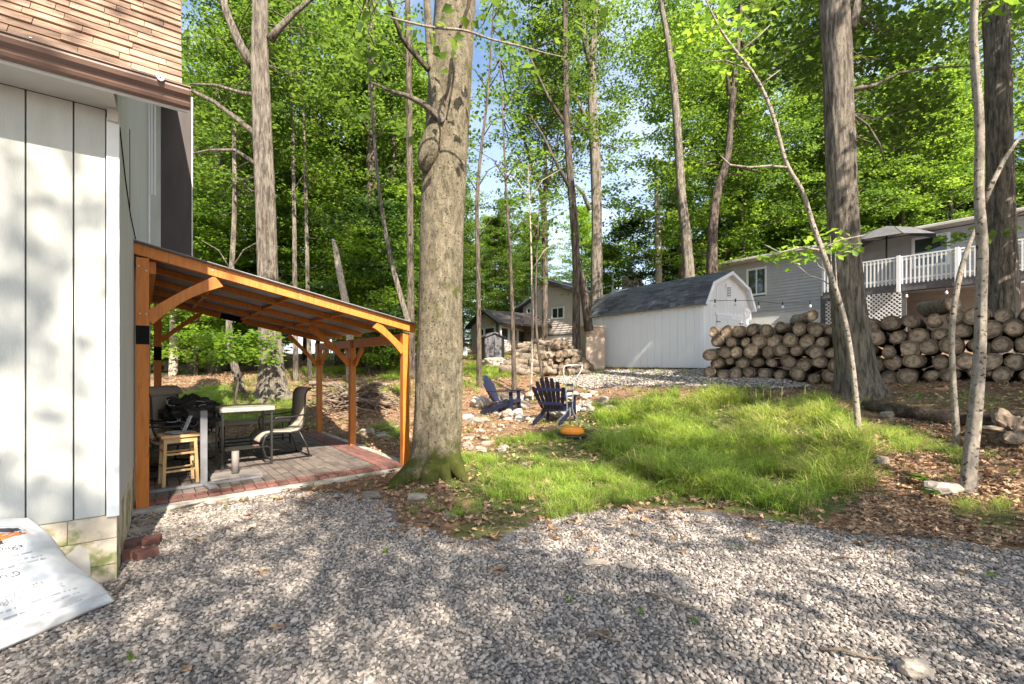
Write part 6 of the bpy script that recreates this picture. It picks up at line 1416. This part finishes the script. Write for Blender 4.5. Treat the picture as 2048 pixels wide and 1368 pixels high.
def tuft(k, h, nb, spread, wd, lean):
    r = np.random.default_rng(k); VV = []; FF = []; TT = []
    for b in range(nb):
        a_ = r.uniform(0, 6.28); rr_ = spread*math.sqrt(r.random()); x, y = rr_*math.cos(a_), rr_*math.sin(a_); hh = h*r.uniform(.45, 1.15); ld = r.uniform(0, 6.28); ln = lean*r.uniform(.3, 1.3)*hh; dx, dy = math.cos(ld), math.sin(ld)
        sx, sy = -dy, dx; i0 = len(VV)
        for t, w_ in ((0, 1), (.45, .85), (.8, .55), (1, .05)):
            off = ln*t**2; z = hh*(t-.35*t**3*min(1, lean)); VV += [(x+dx*off-sx*wd*w_/2, y+dy*off-sy*wd*w_/2, z), (x+dx*off+sx*wd*w_/2, y+dy*off+sy*wd*w_/2, z)]
        for q in range(3): i = i0+q*2; FF += [(i, i+1, i+3), (i, i+3, i+2)]; TT += [0]*0+[min(1, max(0, .15+.35*q+r.normal(0, .12)))]*2
    return np_mesh('grass_tuft', np.array(VV), np.array(FF), M['grass'], np.array(TT))
GT = [tuft(k, 1.0, 26, .36, .024, (.7, 1.0, 1.2, .85)[k]) for k in range(4)]+[tuft(7, 1.0, 12, .4, .020, 1.1)]; GT[4].materials[0] = M['straw']
cx = rg.uniform(-9, 10, 260000); cy = rg.uniform(4.4, 26, 260000); gw = grass_w(cx+.3*fbm(cx, cy, 2), cy+.3*fbm(cx+2, cy, 2))
tallm = inside(grass_tall, cx, cy); nse = fbm(cx, cy, 1.3)
prob = gw*np.clip(.36+1.15*nse+.35*tallm, 0.02, 1)*np.clip(9/np.maximum(cy, 5), .25, 1.2)*.62
stray = (~inside(drive, cx, cy)) & (rg.random(len(cx)) < .012)
ok = ((rg.random(len(cx)) < prob*.9) | stray) & (np.abs(cx) < cy*1.25+.3)
px_ = (cx-PO[0])*E1.x+(cy-PO[1])*E1.y; py_ = -(cx-PO[0])*E1.y+(cy-PO[1])*E1.x; ok &= ~((px_ > -.3) & (px_ < 3.15) & (py_ > -.3) & (py_ < 4.3)); ok &= np.hypot(cx-bb.x, cy-bb.y) > .42
sl0 = A0+dA*(-.1); qx = (cx-A0.x)*dA.x+(cy-A0.y)*dA.y; qy = (cx-A0.x)*nA.x+(cy-A0.y)*nA.y; ok &= ~((qx > -.2) & (qx < 8) & (qy < .1) & (qy > -3))
ok &= ~((~tallm) & (np.hypot(cx-c0.x, cy-c0.y) < 1.5) & (rg.random(len(cx)) < .85))
cx, cy, tallm, nse = cx[ok], cy[ok], tallm[ok], nse[ok]; n = len(cx); print('grass', n)
s_ = np.where(tallm, rg.uniform(.14, .38, n), rg.uniform(.07, .17, n))*np.clip(1+.4*nse, .4, 2)*np.where(cy > 13, 1.5, 1)
scatter('grass', np.stack([cx, cy, hgt(cx, cy)-.005], 1), np.stack([rg.normal(0, .12, n), rg.normal(0, .12, n), rg.uniform(0, 6.28, n)], 1), s_, np.where(rg.random(n) < np.where(cx > 3.6, .45, .2), 4, rg.integers(0, 4, n)), GT, 'lush green grass growing in the yard between drive and shed')
def dry_leaf(k):
    r = np.random.default_rng(k+30); n = 9; V = [(0, 0, .02)]; 
    for i in range(n):
        a_ = 2*math.pi*i/n; rr_ = (1.0 if i % 2 == 0 else .55)*r.uniform(.75, 1.1); V.append((rr_*math.cos(a_), rr_*.75*math.sin(a_), r.uniform(-.05, .45)*abs(math.sin(a_+k))))
    F = [(0, 1+i, 1+(i+1) % n) for i in range(n)]; return np_mesh('dry_leaf', np.array(V), np.array(F), M['litter'], r.uniform(0, 1, n))
DL = [dry_leaf(k) for k in range(5)]
tw = MB(); tw.tube([(-1, 0, .05), (-.4, .08, .1), (.3, -.05, .06), (1, .1, .04)], [.035, .03, .025, .012], 4); TWM = tw.mesh('twig', M['stick'])
cx = rg.uniform(-12, 10, 300000); cy = rg.uniform(3.6, 22, 300000); dr = inside(drive, cx, cy); gw = grass_w(cx, cy); deep = inside(litter_deep, cx, cy)
prob = np.where(dr, .016, np.where(gw > .3, .16, np.where(deep, 1.2, .36)*np.clip(.8+.5*fbm(cx, cy, 2), .1, 1)))*np.clip(7/np.maximum(cy, 5), .25, 1.2)
edge = (dr) & (~inside(drive, cx, cy+.35)); prob = np.where(edge, .12, prob)
stripe = dr & (cx > 1.9) & (fbm(cx, cy, 1.1) > .4); prob = np.where(stripe, .12, prob)
ok = (rg.random(len(cx)) < prob) & (np.abs(cx) < cy*1.25+.3)
px_ = (cx-PO[0])*E1.x+(cy-PO[1])*E1.y; py_ = -(cx-PO[0])*E1.y+(cy-PO[1])*E1.x; ok &= ~((px_ > -.24) & (px_ < 3.1) & (py_ > -.2) & (py_ < 4.3)); hx = (cx-HO[0])*H1.x+(cy-HO[1])*H1.y; ok &= hx > .02
ok &= ~inside(shedpad, cx, cy) | (rg.random(len(cx)) < .1)
cx, cy, dr = cx[ok], cy[ok], dr[ok]; n = len(cx); print('litter', n)
isx = rg.random(n) < .16; idx = np.where(isx, 5, rg.integers(0, 5, n)); s_ = np.where(isx, rg.uniform(.05, .16, n), rg.uniform(.022, .055, n))
nxt = [m_ for m_ in DL]+[TWM]
scatter('fallen_leaves', np.stack([cx, cy, hgt(cx, cy)+rg.uniform(.008, .035, n)], 1), np.stack([rg.normal(0, .4, n)*(~isx), rg.normal(0, .4, n)*(~isx), rg.uniform(0, 6.28, n)], 1), s_, idx, nxt, 'dry brown fallen leaves and twigs over the soil and drive edge')
# a few larger leaves and sticks on the gravel, each its own thing
for k, (px, py, r_) in enumerate(((1095, 862, .05), (523, 1150, .06), (1505, 1041, .09), (1115, 1083, .06), (1000, 1145, .07), (1365, 1110, .05), (990, 1146, .06), (553, 1262, .05), (375, 1345, .05), (1205, 1275, .06), (1930, 1150, .07), (1105, 1063, .06))):
    g_ = G(px, py); o = bpy.data.objects.new('dry_leaf', DL[k % 5]); COL.objects.link(o); o.location = g_+Vector((0, 0, .02)); o.scale = (r_,)*3; o.rotation_euler = (.2, .1, k)
    tag(o, 'single curled orange brown leaf lying on the gravel', 'leaf', 'single leaves lying on the gravel')
for k, (pa, pb, lb) in enumerate((((340, 1025), (505, 990), 'long thin stick lying along the patio slab'), ((1290, 1193), (1400, 1230), 'brown twig on the gravel right of centre'), ((1640, 1308), (1770, 1330), 'bleached stick low on the right gravel'), ((1170, 1277), (1245, 1292), 'dark twig low in the middle of the gravel'),
                                  ((1665, 1125), (1725, 1120), 'short orange brown stick on the right gravel'), ((1100, 1020), (1190, 1010), 'grey stick along the grass edge'), ((230, 1195), (262, 1160), 'pale twig beside the foundation corner'), ((1720, 885), (1775, 862), 'dark twig in the grass below the fallen log'))):
    a_, b_ = G(*pa), G(*pb); up_ = Vector((0, 0, .025)); m = MB(); m.tube([a_+up_, a_.lerp(b_, .35)+up_*1.5+Vector((0, .012, 0)), a_.lerp(b_, .7)+up_, b_+up_], [.008, .009, .007, .003], 6); m.build('stick', M['stick'], None, smooth=True, origin=a_, label=lb, cat='stick')
for k, (px, py) in enumerate(((1137, 1208), (1278, 1232), (1383, 1250), (450, 1020), (1480, 1103), (1985, 1158), (770, 1110), (255, 1325))):
    g_ = G(px, py); V, F, tv = leaf_arrays(np.array([[math.cos(i*2.1)*.016, math.sin(i*2.1)*.016, .022+.004*i] for i in range(5)]), .028, rg, .3)
    o = bpy.data.objects.new('seedling', np_mesh('seedling', V, F, M['leaf_lit'], tv)); COL.objects.link(o); o.location = g_; tag(o, 'tiny green seedling sprouting through the gravel', 'seedling', 'green seedlings in the gravel')
for k, (px, py, s) in enumerate(((1835, 975, 1.0), (1860, 1005, .8), (1650, 835, 1.0))):
    g_ = G(px, py); V, F, tv = leaf_arrays(np.array([[math.cos(i*1.3)*.07*s, math.sin(i*1.3)*.07*s, .10+.006*i] for i in range(7)]), .12*s, rg, .2)
    o = bpy.data.objects.new('seedling', np_mesh('maple_seedling', V, F, M['leaf'], tv)); COL.objects.link(o); o.location = g_; tag(o, ('broad leafed seedling left of the slim pale trunk', 'lower broad leafed seedling near the drive edge', 'leafy seedling at the edge of the tall grass')[k], 'seedling')
# seed stalks in the tall grass
for k, (px, py) in enumerate(((1519, 852), (1530, 850), (1541, 855), (1560, 852), (1602, 850))):
    g_ = G(px, py+10); m = MB(); m.tube([g_, g_+Vector((.01, 0, .3)), g_+Vector((.03*(k-2), 0, .62))], [.004, .003, .002], 4); m.tube([g_+Vector((.03*(k-2), 0, .60)), g_+Vector((.034*(k-2), 0, .74))], [.010, .004], 5); m.build('seed_stalk', M['straw'], None, origin=g_, label='dry pale seed stalk standing up from the tall grass', cat='grass stalk', group='dry seed stalks in the tall grass')
